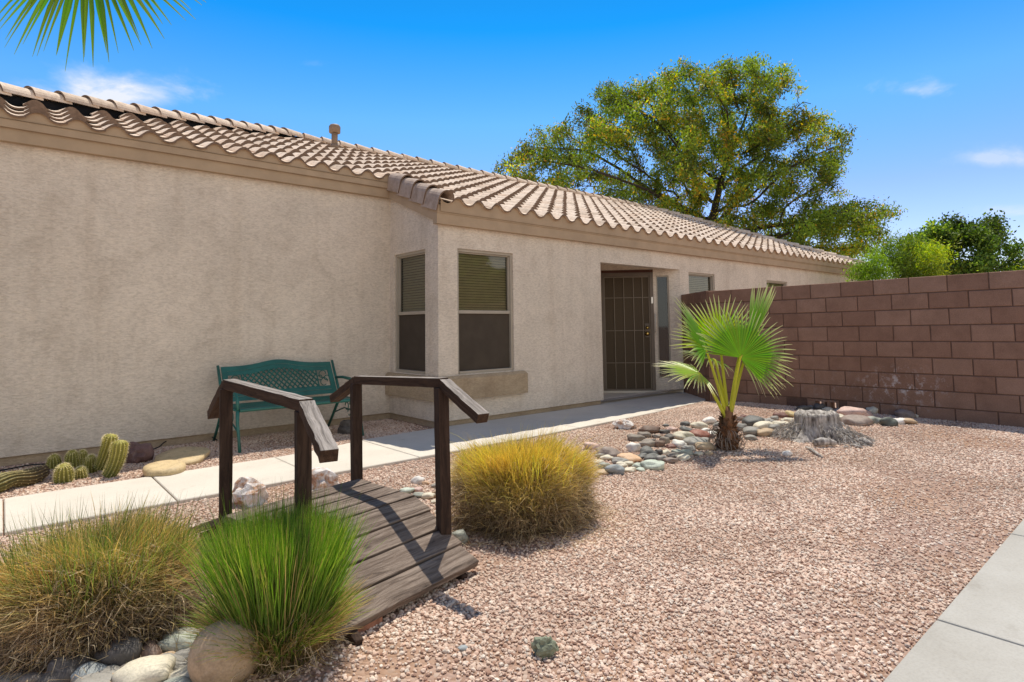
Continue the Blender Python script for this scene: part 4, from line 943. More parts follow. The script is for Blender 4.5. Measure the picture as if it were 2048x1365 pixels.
# ------------------------------------------------------------------ grasses
def clump(name, centre, label, n, kind, rx, ry, h, seed):
    g = np.random.default_rng(seed); root = thing(name, centre, label, 'grass clump')
    c = np.array(centre); seg = 5
    th = g.uniform(0, 2 * np.pi, n)
    r0n = np.array(_r0); f0n = np.array(_f0)
    if kind == 'vase':
        rb = .13 * np.sqrt(g.random(n)); rb *= 1.2; lean = np.clip(g.beta(1.3, 2.1, n) * .58, 0, .6) * (.35 + .65 * rb / .175)
        low = g.random(n) < .20; lean[low] = g.uniform(.6, 1.15, low.sum())
        L = h * (1.02 + .25 * g.random(n) + .12 * lean); L[low] *= .52; tall = g.random(n) < .035; L[tall] *= 1.2; lean[tall] *= .6
        d = np.stack([np.cos(th), np.sin(th)], 1); wd = g.uniform(.0011, .0021, n)
    else:
        rb = .30 * np.sqrt(g.random(n)); d = np.stack([np.cos(th), np.sin(th)], 1)
        # target point on a flattened dome
        el = np.arcsin(np.clip(g.random(n) ** .8 * 1.04 - .06, -.06, 1)); 
        wd = g.uniform(.0010, .0019, n)
    V = np.zeros((n, seg + 1, 2, 3)); C = np.zeros((n, seg + 1, 2, 3)); ts = np.linspace(0, 1, seg + 1)
    D3 = d[:, :1] * r0n + d[:, 1:] * f0n
    base = c + D3 * rb[:, None]; 
    if kind == 'vase':
        a0 = lean * .45 + g.normal(0, .06, n); a1 = lean * 1.2 + g.normal(0, .16, n)
        pos = base.copy(); P = [pos.copy()]
        sw = g.normal(0, .24, n); side = np.cross(D3, [0, 0, 1.])
        for k in range(seg):
            a = a0 + (a1 - a0) * (k + .5) / seg; st = (L / seg)[:, None]
            pos = pos + (D3 * np.sin(a)[:, None] + side * (sw * np.sin(a + .3))[:, None] + np.array([0, 0, 1.]) * np.cos(a)[:, None]) * st; P.append(pos.copy())
    else:
        hf = np.clip(1 - .0 * th, .5, 1.5); lump = 1 + .10 * np.sin(3 * th + seed) + .07 * np.sin(7 * th + 2 * seed)
        cosel, sinel = np.cos(el), np.sin(el); ex = .62
        tip = c + (r0n * (d[:, :1] * rx) + f0n * (d[:, 1:] * ry)) * (np.sign(cosel) * np.abs(cosel) ** ex * lump)[:, None] + np.array([0, 0, 1.]) * (h * np.sign(sinel) * np.abs(sinel) ** ex)[:, None]
        lp = np.array([noise.noise(Vector(v_) * 2.6 + Vector((seed, 0, 0))) + .5 * noise.noise(Vector(v_) * 6 + Vector((0, seed, 0))) for v_ in (tip - c) / h]); tip = c + (tip - c) * (1 + .24 * lp)[:, None]
        tip += g.normal(0, .03, (n, 3)); tip += (tip - c) * (g.gamma(1.2, .035, n))[:, None]
        tip[:, 2] = np.maximum(tip[:, 2], .01)
        start = c + (tip - c) * g.uniform(.25, .62, n)[:, None]; start += g.normal(0, .055, (n, 3)); start[:, 2] = np.maximum(start[:, 2] * .85, 0)
        dirn = tip - start; midp = (start + tip) / 2 + np.array([0, 0, 1.]) * (np.linalg.norm(dirn, axis=1) * g.uniform(.02, .28, n) * cosel)[:, None] + g.normal(0, .014, (n, 3))
        tip = tip - np.array([0, 0, 1.]) * (cosel * g.uniform(0, .09, n))[:, None]; tip[:, 2] = np.maximum(tip[:, 2], .005)
        P = [start * (1 - t) ** 2 + midp * 2 * t * (1 - t) + tip * t * t for t in ts]
        # upright green shoots breaking through the top
    P = np.stack(P, 1)
    tang = P[:, -1] - P[:, 0]; rv = g.normal(0, 1, (n, 3)); wv = np.cross(tang, rv); wv /= np.linalg.norm(wv, axis=1)[:, None] + 1e-9
    prof = np.array([.8, 1, 1, .85, .55, .12])
    for k in range(seg + 1):
        o_ = wv * (wd * prof[k])[:, None]; V[:, k, 0] = P[:, k] - o_; V[:, k, 1] = P[:, k] + o_
    if kind == 'vase':
        gr = np.array([.185, .35, .04]); gy = np.array([.42, .50, .09]); br = np.array([.52, .38, .16]); dk = np.array([.07, .13, .02])
        u = g.random(n); cb = np.where((u < .62)[:, None], gr, np.where((u < .84)[:, None], gy, np.where((u < .92)[:, None], br, dk))) * g.uniform(.65, 1.3, n)[:, None]
        cb[low] = np.where((g.random(low.sum()) < .5)[:, None], br, cb[low]) 
        cb = cb * np.where(tall, .45, 1)[:, None]
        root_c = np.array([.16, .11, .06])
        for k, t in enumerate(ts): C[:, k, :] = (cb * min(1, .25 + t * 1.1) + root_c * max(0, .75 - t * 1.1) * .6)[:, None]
    else:
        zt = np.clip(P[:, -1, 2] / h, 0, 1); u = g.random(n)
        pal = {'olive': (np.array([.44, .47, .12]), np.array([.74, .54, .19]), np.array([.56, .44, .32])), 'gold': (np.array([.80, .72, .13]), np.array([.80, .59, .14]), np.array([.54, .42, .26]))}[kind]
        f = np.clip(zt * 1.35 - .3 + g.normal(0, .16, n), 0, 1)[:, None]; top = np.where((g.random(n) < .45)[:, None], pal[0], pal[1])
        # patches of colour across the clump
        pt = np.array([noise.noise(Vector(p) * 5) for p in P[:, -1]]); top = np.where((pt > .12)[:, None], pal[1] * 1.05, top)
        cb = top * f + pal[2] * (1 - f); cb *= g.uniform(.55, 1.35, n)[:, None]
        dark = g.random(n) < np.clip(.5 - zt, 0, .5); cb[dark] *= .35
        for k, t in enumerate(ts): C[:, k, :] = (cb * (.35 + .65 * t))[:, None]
    idx = np.arange(n * (seg + 1) * 2).reshape(n, seg + 1, 2)
    F = np.stack([idx[:, :-1, 0], idx[:, :-1, 1], idx[:, 1:, 1], idx[:, 1:, 0]], -1).reshape(-1, 4)
    mesh('blades', V.reshape(-1, 3), F, M['blade'], root, False, C.reshape(-1, 3))
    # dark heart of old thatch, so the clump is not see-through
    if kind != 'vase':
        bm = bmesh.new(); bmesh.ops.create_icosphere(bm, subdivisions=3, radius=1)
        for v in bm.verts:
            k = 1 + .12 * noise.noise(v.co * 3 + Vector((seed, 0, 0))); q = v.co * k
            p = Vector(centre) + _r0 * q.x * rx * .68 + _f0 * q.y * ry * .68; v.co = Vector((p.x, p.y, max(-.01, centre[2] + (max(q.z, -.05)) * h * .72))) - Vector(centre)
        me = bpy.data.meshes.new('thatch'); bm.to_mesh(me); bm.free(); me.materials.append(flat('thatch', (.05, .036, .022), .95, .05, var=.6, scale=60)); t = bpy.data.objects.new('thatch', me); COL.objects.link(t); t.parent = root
    return root, r0n, f0n
def litter(root, centre, n, rx, ry, h, zlo, zhi, seed, cols):
    g = np.random.default_rng(seed); V = []; F = []; C = []
    for i in range(n):
        q = g.uniform(0, 2 * PI); z = g.uniform(zlo, zhi); rr = math.sqrt(max(0, 1 - z * z * .8)) * g.uniform(.86, 1.06)
        p = Vector(centre) + _r0 * math.cos(q) * rx * rr + _f0 * math.sin(q) * ry * rr + V3(0, 0, max(.01, z * h))
        out = (_r0 * math.cos(q) + _f0 * math.sin(q)); d = (out * g.uniform(.1, .9) + Vector(g.normal(0, .75, 3)) + V3(0, 0, g.uniform(-.6, .35))).normalized(); L = g.uniform(.035, .13)
        wv = d.cross(Vector(g.normal(0, 1, 3))).normalized() * .0013; k = Vector(g.normal(0, .018, 3)); m = p + d * L * .5 + k; t = p + d * L - V3(0, 0, L * .2); b = len(V)
        for v in (m, t): v.z = max(v.z, .008)
        V += [p - wv, p + wv, m + wv, m - wv, t]; F += [(b, b + 1, b + 2, b + 3), (b + 3, b + 2, b + 4)]; c = np.array(cols[g.integers(0, len(cols))]) * g.uniform(.5, 1.3); C += [c] * 5
    mesh('dead_blades', V, F, M['blade'], root, False, np.array(C))
def shoots(root, centre, n, rx, ry, h, seed, colr, tallk=(1.0, 1.3)):
    g = np.random.default_rng(seed); V = []; F = []; C = []
    for i in range(n):
        q = g.uniform(0, 2 * PI); r = math.sqrt(g.random()); p = Vector(centre) + _r0 * math.cos(q) * r * rx + _f0 * math.sin(q) * r * ry + V3(0, 0, h * .45)
        L = h * g.uniform(*tallk) - h * .45; d = Vector((g.normal(0, .14), g.normal(0, .14), 1)) + (_r0 * math.cos(q) + _f0 * math.sin(q)) * r * .3; d.normalize()
        wv = d.cross(Vector(g.normal(0, 1, 3))).normalized() * .0016; m = p + d * L * .55; t = p + d * L + V3(g.normal(0, .01), g.normal(0, .01), 0); b = len(V)
        V += [p - wv, p + wv, m + wv * .9, m - wv * .9, t]; F += [(b, b + 1, b + 2, b + 3), (b + 3, b + 2, b + 4)]; k = g.uniform(.6, 1.3); C += [[x * k for x in colr]] * 4 + [[x * k * .5 for x in colr]]
    mesh('green_shoots', V, F, M['blade'], root, False, np.array(C))
cg = G(548, 1318) + _f0 * .05; cl = G(178, 1272) + _f0 * .06; cyl = G(1045, 1052) + _f0 * .08
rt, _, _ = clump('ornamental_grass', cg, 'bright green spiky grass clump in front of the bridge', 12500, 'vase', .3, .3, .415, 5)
litter(rt, cg, 1500, .20, .2, .4, .0, .42, 41, [(.70, .58, .38), (.55, .42, .24), (.30, .21, .12), (.12, .08, .05), (.62, .46, .20)])
shoots(rt, cg, 260, .24, .22, .44, 9, (.12, .20, .04), (1.0, 1.33))
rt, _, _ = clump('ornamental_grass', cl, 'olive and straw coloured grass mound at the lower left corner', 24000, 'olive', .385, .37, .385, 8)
litter(rt, cl, 450, .60, .52, .02, 0, .5, 52, [(.70, .58, .38), (.45, .33, .2)]); litter(rt, cl, 5000, .40, .37, .40, .0, .9, 42, [(.70, .58, .38), (.55, .42, .24), (.30, .21, .12), (.12, .08, .05), (.62, .46, .20)])
shoots(rt, cl, 800, .34, .3, .42, 3, (.20, .27, .06), (.95, 1.28))
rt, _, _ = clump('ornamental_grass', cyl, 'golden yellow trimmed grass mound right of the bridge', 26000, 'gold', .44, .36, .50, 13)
litter(rt, cyl, 450, .62, .5, .02, 0, .5, 53, [(.70, .58, .38), (.45, .33, .2)]); litter(rt, cyl, 4500, .44, .36, .48, .0, .9, 43, [(.70, .58, .38), (.55, .42, .24), (.30, .21, .12), (.12, .08, .05), (.62, .46, .20)])
shoots(rt, cyl, 700, .36, .28, .5, 4, (.7, .68, .12), (.95, 1.1))

# ------------------------------------------------------------------ palms
def fan(parent, hub, axis, normal, L, spread, nseg, base_col, tip_col, droop=.25, split=.5, name='leaf', seed=1, cup=.25, petiole=None, var=.15, pleat=.55):
    g = random.Random(seed); hub = Vector(hub); a = Vector(axis).normalized(); n = Vector(normal); n = (n - a * n.dot(a)).normalized(); b = n.cross(a)
    V = []; F = []; C = []; dth = 2 * spread / nseg; T = [.03, .2, .38, .52, .66, .8, .92, 1.0]
    for i in range(nseg):
        th = -spread + dth * (i + .5); Ls = L * (1 - .28 * (abs(th) / PI) ** 1.5) * g.uniform(.93, 1.04); d = a * math.cos(th) + b * math.sin(th); s = n.cross(d)
        cu = cup + g.uniform(-.05, .05); sp = split * g.uniform(.9, 1.1); cb = [x * g.uniform(1 - var, 1 + var) for x in base_col]; cur = g.uniform(.5, 1.6); tw = g.uniform(-.15, .15); b0 = len(V)
        for t in T:
            r = Ls * t; hw = r * math.tan(dth / 2) if t < sp else Ls * sp * math.tan(dth / 2) * max(.04, (1 - t) / (1 - sp)) ** .8
            p = hub + d * r + n * (cu * r * t * .5) + s * tw * max(0, t - sp) * Ls * .5
            p = p + V3(0, 0, -1) * (droop * Ls * cur * max(0, t - .35) ** 2.2)
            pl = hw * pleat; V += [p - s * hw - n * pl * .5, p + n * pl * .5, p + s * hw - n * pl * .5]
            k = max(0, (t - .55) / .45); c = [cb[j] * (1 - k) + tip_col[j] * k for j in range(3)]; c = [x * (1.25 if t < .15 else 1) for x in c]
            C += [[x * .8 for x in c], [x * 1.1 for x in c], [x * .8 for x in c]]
        for k in range(len(T) - 1):
            q = b0 + k * 3; F += [(q, q + 1, q + 4, q + 3), (q + 1, q + 2, q + 5, q + 4)]
    o = mesh(name, V, F, M['fan'], parent, False, np.array(C))
    if petiole:
        pts = [Vector(p) for p in petiole] + [hub, hub + a * L * .06]; m = MB(); q = []
        A_, B_, Cc = pts[0], pts[1], pts[-2]
        for k in range(9): t = k / 8; q.append(A_ * (1 - t) ** 2 + B_ * 2 * t * (1 - t) + Cc * t * t)
        q.append(pts[-1]); rr = [.021 - .012 * k / 9 for k in range(10)]; m.tube(q, rr, 7)
        po = mesh('petiole', m.V, m.F, M['fan'], o, True, np.array([[.55, .55, .07]] * len(m.V)) ); 
    return o
pb = G(1460, 900) + _f0 * .06
palm = thing('fan_palm', pb, 'young fan palm with bright green pleated leaves among river stones', 'palm tree')
PZ = pb.y
def pp(px, py, dd=0.):       # point near the palm's own distance
    return depth(px, py, pb.dot(_f0) + dd)
ct = pp(1457, 838)
def toC(v, r=0, u=0): return (-_f0 * v + _r0 * r + V3(0, 0, u))
GB, GT = (.14, .29, .02), (.62, .60, .32)
pet = lambda hub, k=.35: [ct - V3(0, 0, .06), (ct + Vector(hub)) / 2 + (ct - Vector(hub)).cross(_f0).normalized() * .0 + V3(0, 0, .05)]
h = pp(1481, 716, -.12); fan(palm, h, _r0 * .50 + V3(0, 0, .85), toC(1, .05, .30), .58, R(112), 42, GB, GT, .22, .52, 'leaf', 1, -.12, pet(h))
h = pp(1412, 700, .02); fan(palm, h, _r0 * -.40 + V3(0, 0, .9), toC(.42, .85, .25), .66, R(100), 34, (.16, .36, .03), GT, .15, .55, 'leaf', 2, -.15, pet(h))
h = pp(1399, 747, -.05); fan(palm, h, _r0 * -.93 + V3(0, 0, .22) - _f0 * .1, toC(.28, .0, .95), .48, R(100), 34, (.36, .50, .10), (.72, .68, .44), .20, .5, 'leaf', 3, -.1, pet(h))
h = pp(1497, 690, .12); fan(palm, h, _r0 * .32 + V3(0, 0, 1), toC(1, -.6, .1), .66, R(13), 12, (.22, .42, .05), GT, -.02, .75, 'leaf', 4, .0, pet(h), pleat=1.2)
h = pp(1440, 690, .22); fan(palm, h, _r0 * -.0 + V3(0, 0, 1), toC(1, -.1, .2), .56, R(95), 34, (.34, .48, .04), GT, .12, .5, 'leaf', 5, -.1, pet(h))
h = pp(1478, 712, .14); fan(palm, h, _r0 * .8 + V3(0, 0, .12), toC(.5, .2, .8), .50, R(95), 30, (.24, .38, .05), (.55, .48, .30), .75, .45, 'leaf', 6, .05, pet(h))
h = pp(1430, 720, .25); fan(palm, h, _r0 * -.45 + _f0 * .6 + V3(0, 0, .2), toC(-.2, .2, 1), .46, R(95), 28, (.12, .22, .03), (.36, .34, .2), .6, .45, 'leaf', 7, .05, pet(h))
def palm_trunk():
    m = MB(); z = [0, .06, .14, .22, .30, .36, .42]; m.tube([pb.lerp(Vector((ct.x, ct.y, pb.z)), zz / .36) * 1 + V3(0, 0, zz) for zz in z], [.10, .105, .085, .062, .05, .045, .03], 14); o = m.build('trunk', M['palmbark'], palm, True)
    m = MB(); rs = random.Random(2); lt = MB()
    for i in range(120):
        zz = rs.random() ** 1.3 * .32; q = rs.uniform(0, 2 * PI); f = zz / .36; c = pb.lerp(Vector((ct.x, ct.y, pb.z)), f) + V3(0, 0, zz)
        r = .105 - .055 * f; d = V3(math.cos(q), math.sin(q), 0); s = V3(-d.y, d.x, 0); w2 = rs.uniform(.018, .038) * (1.2 - .5 * f); L = rs.uniform(.05, .11); out = rs.uniform(.25, .9)
        a0 = c + d * r * .9 - s * w2; a1 = c + d * r * .9 + s * w2; mp_ = c + d * (r + L * .3 * out + .008) + V3(0, 0, L * .5); tp = c + d * (r + L * out) + V3(0, 0, L * rs.uniform(.1, .9))
        m.add([a0, a1, mp_ + s * w2 * .7, mp_ - s * w2 * .7, tp, c + d * r * .7], [(0, 1, 2, 3), (3, 2, 4), (5, 0, 3), (1, 5, 2)])
    m.build('leaf_bases', M['palmbark'], palm)
    for i in range(60):
        q = rs.uniform(0, 2 * PI); d = V3(math.cos(q), math.sin(q), 0); c = pb + d * rs.uniform(.08, .12) + V3(0, 0, rs.uniform(.02, .2)); s = V3(-d.y, d.x, 0); pts = []; R_ = rs.uniform(.03, .07); 
        for k in range(8): t = k / 7 * 3.6; pts.append(c + d * (R_ * math.sin(t) + .02 * k / 7) + V3(0, 0, R_ * (math.cos(t) - 1) + .02) + s * .004 * k)
        for p_ in pts: p_.z = max(p_.z, pb.z + .006)
        lt.tube(pts, [.0035] * 7 + [.001], 4)
    lt.build('dry_fibres', flat('dry_fibre', (.30, .24, .19), .9, .1), palm)
palm_trunk()

# tall palm whose frond hangs in at the top left
hubp = depth(172, -125, 2.7)
tb = Vector((-2.15, 4.15, 0))
tall = thing('palm_tree', tb, 'tall palm frond with drooping green blades hanging in from above at top left', 'palm tree')
crown = Vector((-2.1, 4.1, 3.9))
m = MB(); m.tube([tb + V3(0, 0, -.1), tb + V3(.02, 0, 1.5), tb + V3(.03, -.02, 3), crown], [.2, .16, .15, .13], 14); m.build('trunk', M['palmbark'], tall, True)
fan(tall, hubp, _r0 * .62 + V3(0, 0, -.58) - _f0 * .1, toC(.9, -.1, .4), .66, R(84), 50, (.11, .27, .015), (.22, .36, .03), .22, .58, 'leaf', 21, -.05, [crown, (crown + hubp) / 2 + V3(0, 0, .45)], var=.35)
for k in range(7):
    q = R(60 + k * 48); d = V3(math.cos(q), math.sin(q), .25); hb = crown + d * 1.0 + V3(0, 0, .3)
    if d.dot(_r0) > .5: continue
    fan(tall, hb, d + V3(0, 0, -.2), V3(-d.x * .3, -d.y * .3, 1), .9, R(100), 34, (.05, .14, .02), (.2, .2, .06), .5, .45, 'leaf', 30 + k, 0, [crown, crown + d * .5 + V3(0, 0, .3)])

# ------------------------------------------------------------------ stump
def stump():
    c = G(1658, 884) + _f0 * .24; root = thing('tree_stump', c, 'weathered grey tree stump with splayed stringy roots on the gravel', 'tree stump')
    n, m_ = 72, 14; V = []; H = .27
    for j in range(m_):
        t = j / (m_ - 1); z = H * t
        for k in range(n):
            q = 2 * PI * k / n; lobes = .5 + .5 * math.sin(q * 5 + 1.2) ; fl = (1 - t) ** 2.4
            r = .20 + fl * (.06 + .12 * lobes) + .022 * noise.noise(Vector((math.cos(q) * 5, math.sin(q) * 5, t * 1.2))) + .012 * math.sin(q * 19 + 2 * math.sin(q * 3)) 
            zz = z if j < m_ - 1 else H + .03 * noise.noise(Vector((math.cos(q) * 3, math.sin(q) * 3, 5)))
            V.append(c + _r0 * math.cos(q) * r * 1.12 + _f0 * math.sin(q) * r * .85 + V3(0, 0, zz - .02))
    F = [(j * n + k, j * n + (k + 1) % n, (j + 1) * n + (k + 1) % n, (j + 1) * n + k) for j in range(m_ - 1) for k in range(n)]
    b = (m_ - 1) * n
    for s, dz2 in ((.8, .01), (.5, -.035), (.25, -.05)):
        for k in range(n):
            p = V[b + k] if True else None; q = 2 * PI * k / n; cc = c + V3(0, 0, H)
            V.append(Vector((cc.x + (p.x - cc.x) * s, cc.y + (p.y - cc.y) * s, cc.z + dz2 + .03 * noise.noise(Vector((p.x * 9 * s, p.y * 9, 2))))))
    for r_ in range(3):
        o1 = b + r_ * n; F += [(o1 + k, o1 + (k + 1) % n, o1 + n + (k + 1) % n, o1 + n + k) for k in range(n)]
    F.append(tuple(b + 3 * n + k for k in range(n)))
    mesh('trunk', V, F, M['stump'], root, True)
    mb = MB(); rs = random.Random(4)
    for i in range(520):
        q = rs.choice([rs.gauss(-.5, .55), rs.gauss(2.9, .35), rs.gauss(-1.0, .4)]); d = _r0 * math.cos(q) + _f0 * math.sin(q); s = V3(-d.y, d.x, 0)
        r = .24 + rs.random() ** 1.5 * (.30 if math.cos(q) > 0 else .2); zz = max(.005, .20 * (1 - (r - .2) / .34) * rs.random()); c0 = c + d * r + V3(0, 0, zz); L = rs.uniform(.04, .12); dd = (d * rs.uniform(.2, 1) + s * rs.gauss(0, .5) + V3(0, 0, -rs.uniform(.2, .9))).normalized()
        p1 = c0 + dd * L; p1.z = max(p1.z, c.z + .004); mb.tube([c0 - dd * L * .3, c0 + s * rs.gauss(0, .006), p1], [.002, .0045, .0015], 4)
    mb.build('root_fibres', M['stump'], root)
    mb = MB(); g1, g2 = G(1627, 894), G(1672, 893)
    mb.tube([g1 + V3(0, 0, .035), g1.lerp(g2, .35) + V3(0, 0, .05), g1.lerp(g2, .7) + V3(0, 0, .045), g2 + V3(0, 0, .03)], [.03, .042, .036, .022], 12); mb.build('root', M['stump'], root, True)
    for a, b2, r in (((1612, 897), (1646, 917), .016), ((1718, 886), (1745, 893), .03), ((1700, 893), (1726, 898), .014)):
        g1, g2 = G(*a), G(*b2); mb = MB(); mb.tube([g1 + V3(0, 0, r), g1.lerp(g2, .4) + V3(.01, .01, r * 1.3), g1.lerp(g2, .75) + V3(0, .012, r), g2 + V3(0, 0, r * .6)], [r * .5, r, r * .9, r * .4], 8); mb.build('root', M['stump'], root, True)
stump()

# ------------------------------------------------------------------ trees
def grow(attr, start, step, di, dk, iters=120):
    nodes = [np.array(p, float) for p in start]; par = list(range(-1, len(start) - 1)); A = attr.copy()
    near = np.full(len(A), 1e9); ni = np.zeros(len(A), int)
    def upd(lo):
        nonlocal near, ni
        P = np.array(nodes[lo:]); D_ = np.linalg.norm(A[:, None] - P[None], axis=2); k = D_.argmin(1); d = D_[np.arange(len(A)), k]; m = d < near; near = np.where(m, d, near); ni = np.where(m, k + lo, ni)
    upd(0)
    for it in range(iters):
        act = near < di
        if not act.any(): break
        lo = len(nodes); acc = {}
        for i in np.nonzero(act)[0]:
            v = A[i] - nodes[ni[i]]; acc.setdefault(ni[i], []).append(v / (np.linalg.norm(v) + 1e-9))
        for k, vs in acc.items():
            v = np.sum(vs, 0) + rng.normal(0, .12, 3) * len(vs) ** .5; v /= np.linalg.norm(v) + 1e-9; nodes.append(nodes[k] + v * step); par.append(k)
        upd(lo); keep = near > dk
        A, near, ni = A[keep], near[keep], ni[keep]
        if len(A) == 0: break
    return np.array(nodes), np.array(par)
def tree(name, label, blobs, D, dd, base, trunk, nattr, step, nleaf, lsz, pal, seed, r_tip=.012, spread=.3, di=2.2, dk=.55, hang=.0, group=None, yfreq=.5, asp=2.4, drop=.15):
    g = np.random.default_rng(seed); pts = []; wts = np.array([b[2] * b[3] for b in blobs], float); wts /= wts.sum()
    for i in range(nattr):
        bl = blobs[g.choice(len(blobs), p=wts)]; v = g.normal(0, 1, 3); v /= np.linalg.norm(v); v *= g.random() ** .38
        dz = v[2] * dd * min(1, bl[2] / 120); p = depth(bl[0] + v[0] * bl[2], bl[1] + v[1] * bl[3], D + dz); pts.append(p)
    A = np.array(pts); root = thing(name, base, label, 'tree', group)
    nodes, par = grow(A, trunk, step, di, dk)
    n = len(nodes); ch = [[] for _ in range(n)]
    for i, p in enumerate(par):
        if p >= 0: ch[p].append(i)
    rad = np.zeros(n)
    for i in range(n - 1, -1, -1): rad[i] = r_tip if not ch[i] else sum(rad[c] ** 2.25 for c in ch[i]) ** (1 / 2.25)
    V = []; F = []
    for i in range(n):
        p = par[i]
        if p < 0: continue
        a, b = Vector(nodes[p]), Vector(nodes[i]); t = (b - a).normalized(); x = t.orthogonal().normalized(); y = t.cross(x); k = 7 if rad[i] > .05 else 5 if rad[i] > .02 else 3; b0 = len(V)
        ra = rad[p] if len(ch[p]) == 1 or rad[i] > .7 * rad[p] else rad[i]
        for (c, r) in ((a, ra), (b + t * rad[i] * .3, rad[i])):
            for j in range(k): q = 2 * PI * j / k; V.append(c + (x * math.cos(q) + y * math.sin(q)) * r)
        F += [(b0 + j, b0 + (j + 1) % k, b0 + k + (j + 1) % k, b0 + k + j) for j in range(k)]
    mesh('trunk', V, F, M['bark'], root, True)
    tips = np.nonzero(rad < r_tip * 2.4)[0]; N_ = nleaf; keepn = np.array([noise.noise(Vector(nodes[k]) * .9 + Vector((seed, 3, 1))) for k in tips]); tips = tips[keepn > np.quantile(keepn, drop) - g.random(len(tips)) ** 3 * .5]
    pick = g.choice(tips, N_); c = nodes[pick] + g.normal(0, spread, (N_, 3)) * np.array([1, 1, .8]) ; c[:, 2] -= np.abs(g.normal(0, hang, N_)) if hang else 0
    u = g.normal(0, 1, (N_, 3)); u[:, 2] -= .5 + hang * 1.5; u /= np.linalg.norm(u, axis=1)[:, None]; v = np.cross(u, g.normal(0, 1, (N_, 3))); v /= np.linalg.norm(v, axis=1)[:, None]
    s = lsz * g.uniform(.6, 1.35, N_)[:, None]; w_ = s / asp
    Vv = np.stack([c - u * s / 2, c + v * w_ / 2, c + u * s / 2, c - v * w_ / 2], 1)
    yl = np.array([noise.noise(Vector(p) * yfreq) for p in c[::8]]); yl = np.repeat(yl, 8)[:N_] if len(yl) * 8 >= N_ else np.pad(np.repeat(yl, 8), (0, N_ - len(yl) * 8))
    pj_ = np.array([noise.noise(Vector(nodes[k]) * yfreq) for k in range(n)])[pick]
    rr = g.random(N_); cols = np.array(pal['green'])[g.integers(0, len(pal['green']), N_)]
    ym = rr < np.clip(pal['y'] * (1 + 3.2 * pj_), 0, .8); cols[ym] = np.array(pal['yellow'])[g.integers(0, len(pal['yellow']), ym.sum())]
    cm = np.array([noise.noise(Vector(nodes[k]) * 1.1 + Vector((9, 2, 4))) for k in range(n)])[pick]; cols = cols * (g.uniform(.6, 1.35, N_) * np.clip(1 + 1.3 * cm, .5, 1.6))[:, None]
    idx = np.arange(N_ * 4).reshape(N_, 4)
    mesh('crown', Vv.reshape(-1, 3), idx, M['leaf'], root, False, np.repeat(cols, 4, 0))
    return n
GRN = [(.15, .215, .03), (.19, .27, .04), (.25, .32, .04), (.11, .16, .025)]
YEL = [(.52, .42, .03), (.46, .33, .03), (.50, .28, .04), (.38, .40, .03)]
DT = 21
blobs = [(1045,330,65,42),(1100,300,70,50),(1075,375,75,35),(1150,280,70,55),(1210,240,75,62),(1240,190,60,40),(1280,260,90,80),(1190,350,90,60),(1320,190,85,60),(1380,160,70,50),(1445,160,75,50),(1500,140,70,42),(1560,165,50,35),
 (1400,250,110,80),(1500,250,110,80),(1580,240,70,60),(1640,270,60,45),(1660,320,55,35),(1600,340,90,60),(1500,360,110,70),(1380,360,120,80),(1290,400,100,60),(1650,405,70,40),(1590,440,100,45),(1700,440,80,45),(1750,420,50,30),(1680,490,70,38),(1740,480,60,35),(1480,450,110,50),(1560,490,80,40),(1620,480,60,40)]
tbase = depth(1425, 480, DT); tbase.z = 0
tk = [tbase + V3(0, 0, z) for z in (0, 1.0, 2.0, 3.0, 3.8)]
k1 = depth(1420, 430, DT); k2 = depth(1412, 400, DT)
tree('shade_tree', 'large spreading tree with yellow green foliage rising behind the roof', blobs, DT, 4.2, tbase, tk + [Vector((tbase.x, tbase.y, z)) for z in (4.4, 5.0)], 2600, .30, 150000, .12, dict(green=GRN, yellow=YEL, y=.17), 3, .0135, .155, di=2.4, dk=.48, hang=.10, yfreq=.5, asp=2.8, drop=.30)
D2 = 17
b2 = [(1850,490,60,38),(1900,470,60,35),(1920,450,45,25),(1960,480,60,40),(1985,450,35,28),(1870,540,80,30),(1960,540,90,30),(1830,530,50,30),(2010,500,40,35),(1840,500,45,40),(1990,520,50,30)]
t2 = depth(1925, 500, D2); t2.z = 0
tree('citrus_tree', 'dark green rounded tree behind the block wall at right', b2, D2, 1.6, t2, [t2 + V3(0, 0, z) for z in (0, .6, 1.2, 1.6)], 480, .22, 34000, .09, dict(green=[(.08, .14, .025), (.12, .20, .03), (.06, .10, .02), (.22, .30, .05)], yellow=[(.22, .27, .04)], y=.08), 12, .011, .15, di=1.6, dk=.4, asp=1.7, drop=.22)
D3_ = 14.5
b3 = [(1770,520,50,40),(1800,490,40,30),(1850,510,45,35),(1760,550,60,25),(1830,545,60,28),(1735,540,30,22)]
t3 = depth(1785, 520, D3_); t3.z = 0
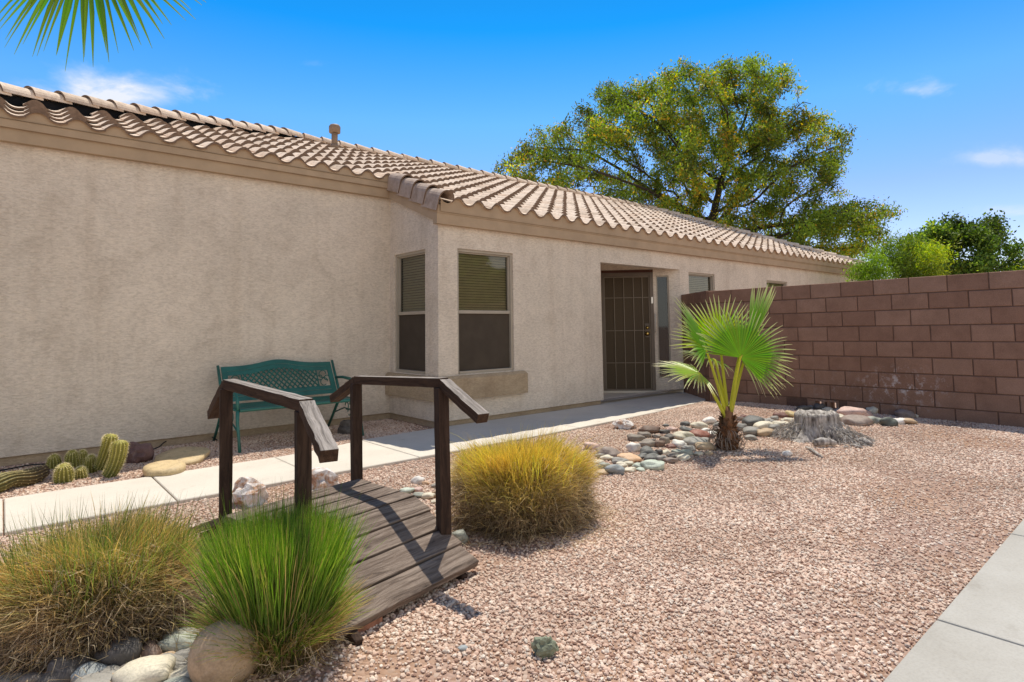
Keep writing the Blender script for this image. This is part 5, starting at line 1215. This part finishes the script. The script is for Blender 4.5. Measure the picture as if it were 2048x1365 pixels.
tree('palo_verde_tree', 'feathery light green tree where the roof corner meets the block wall', b3, D3_, 1.0, t3, [t3 + V3(0, 0, z) for z in (0, .5, 1.0)], 260, .2, 15000, .09, dict(green=[(.17, .27, .03), (.22, .32, .035), (.12, .20, .025)], yellow=[(.32, .36, .03)], y=.25), 15, .009, .15, di=1.6, dk=.35, hang=.1, asp=5, drop=.4)
D4 = 16
b4 = [(2070,540,60,34),(2040,560,50,25),(2110,530,60,40)]
t4 = depth(2080, 560, D4); t4.z = 0
tree('citrus_tree', 'lighter green bush at the far right edge above the wall', b4, D4, 1.0, t4, [t4 + V3(0, 0, z) for z in (0, .5, 1.0)], 140, .2, 9000, .09, dict(green=[(.13, .21, .03), (.09, .15, .02)], yellow=[(.30, .33, .04)], y=.3), 17, .008, .16, di=1.8, dk=.35, asp=1.7)

t5 = Vector((16.5, -9.5, 0))
def wtree():
    g = np.random.default_rng(5); root = thing('street_tree', t5, 'green tree across the street mirrored in the wide corner window', 'tree')
    m = MB(); m.tube([t5, t5 + V3(.1, 0, 1.2), t5 + V3(0, .1, 2.6)], [.16, .12, .08], 8); m.build('trunk', M['bark'], root, True)
    N_ = 7000; c = g.normal(0, 1, (N_, 3)); c /= np.linalg.norm(c, axis=1)[:, None]; c = c * (g.random(N_) ** .4)[:, None] * np.array([2.3, 2.3, 1.35]) + np.array(t5) + np.array([0, 0, 3.3])
    k = np.array([noise.noise(Vector(p) * .9) for p in c]); c = c[k > -.12]; N_ = len(c)
    u = g.normal(0, 1, (N_, 3)); u /= np.linalg.norm(u, axis=1)[:, None]; v = np.cross(u, g.normal(0, 1, (N_, 3))); v /= np.linalg.norm(v, axis=1)[:, None]; s_ = .26
    mesh('crown', np.stack([c - u * s_, c + v * s_ * .5, c + u * s_, c - v * s_ * .5], 1).reshape(-1, 3), np.arange(N_ * 4).reshape(N_, 4), M['leaf'], root, False, np.repeat(np.array(GRN)[g.integers(0, 4, N_)], 4, 0))
wtree()

# ------------------------------------------------------------------ output
S.view_settings.view_transform = 'Standard'; S.view_settings.look = 'None'; S.view_settings.exposure = 0; S.view_settings.gamma = 1
S.render.engine = 'CYCLES'; S.cycles.max_bounces = 8; S.cycles.diffuse_bounces = 5; S.cycles.transparent_max_bounces = 12
S.cycles.use_denoising = True
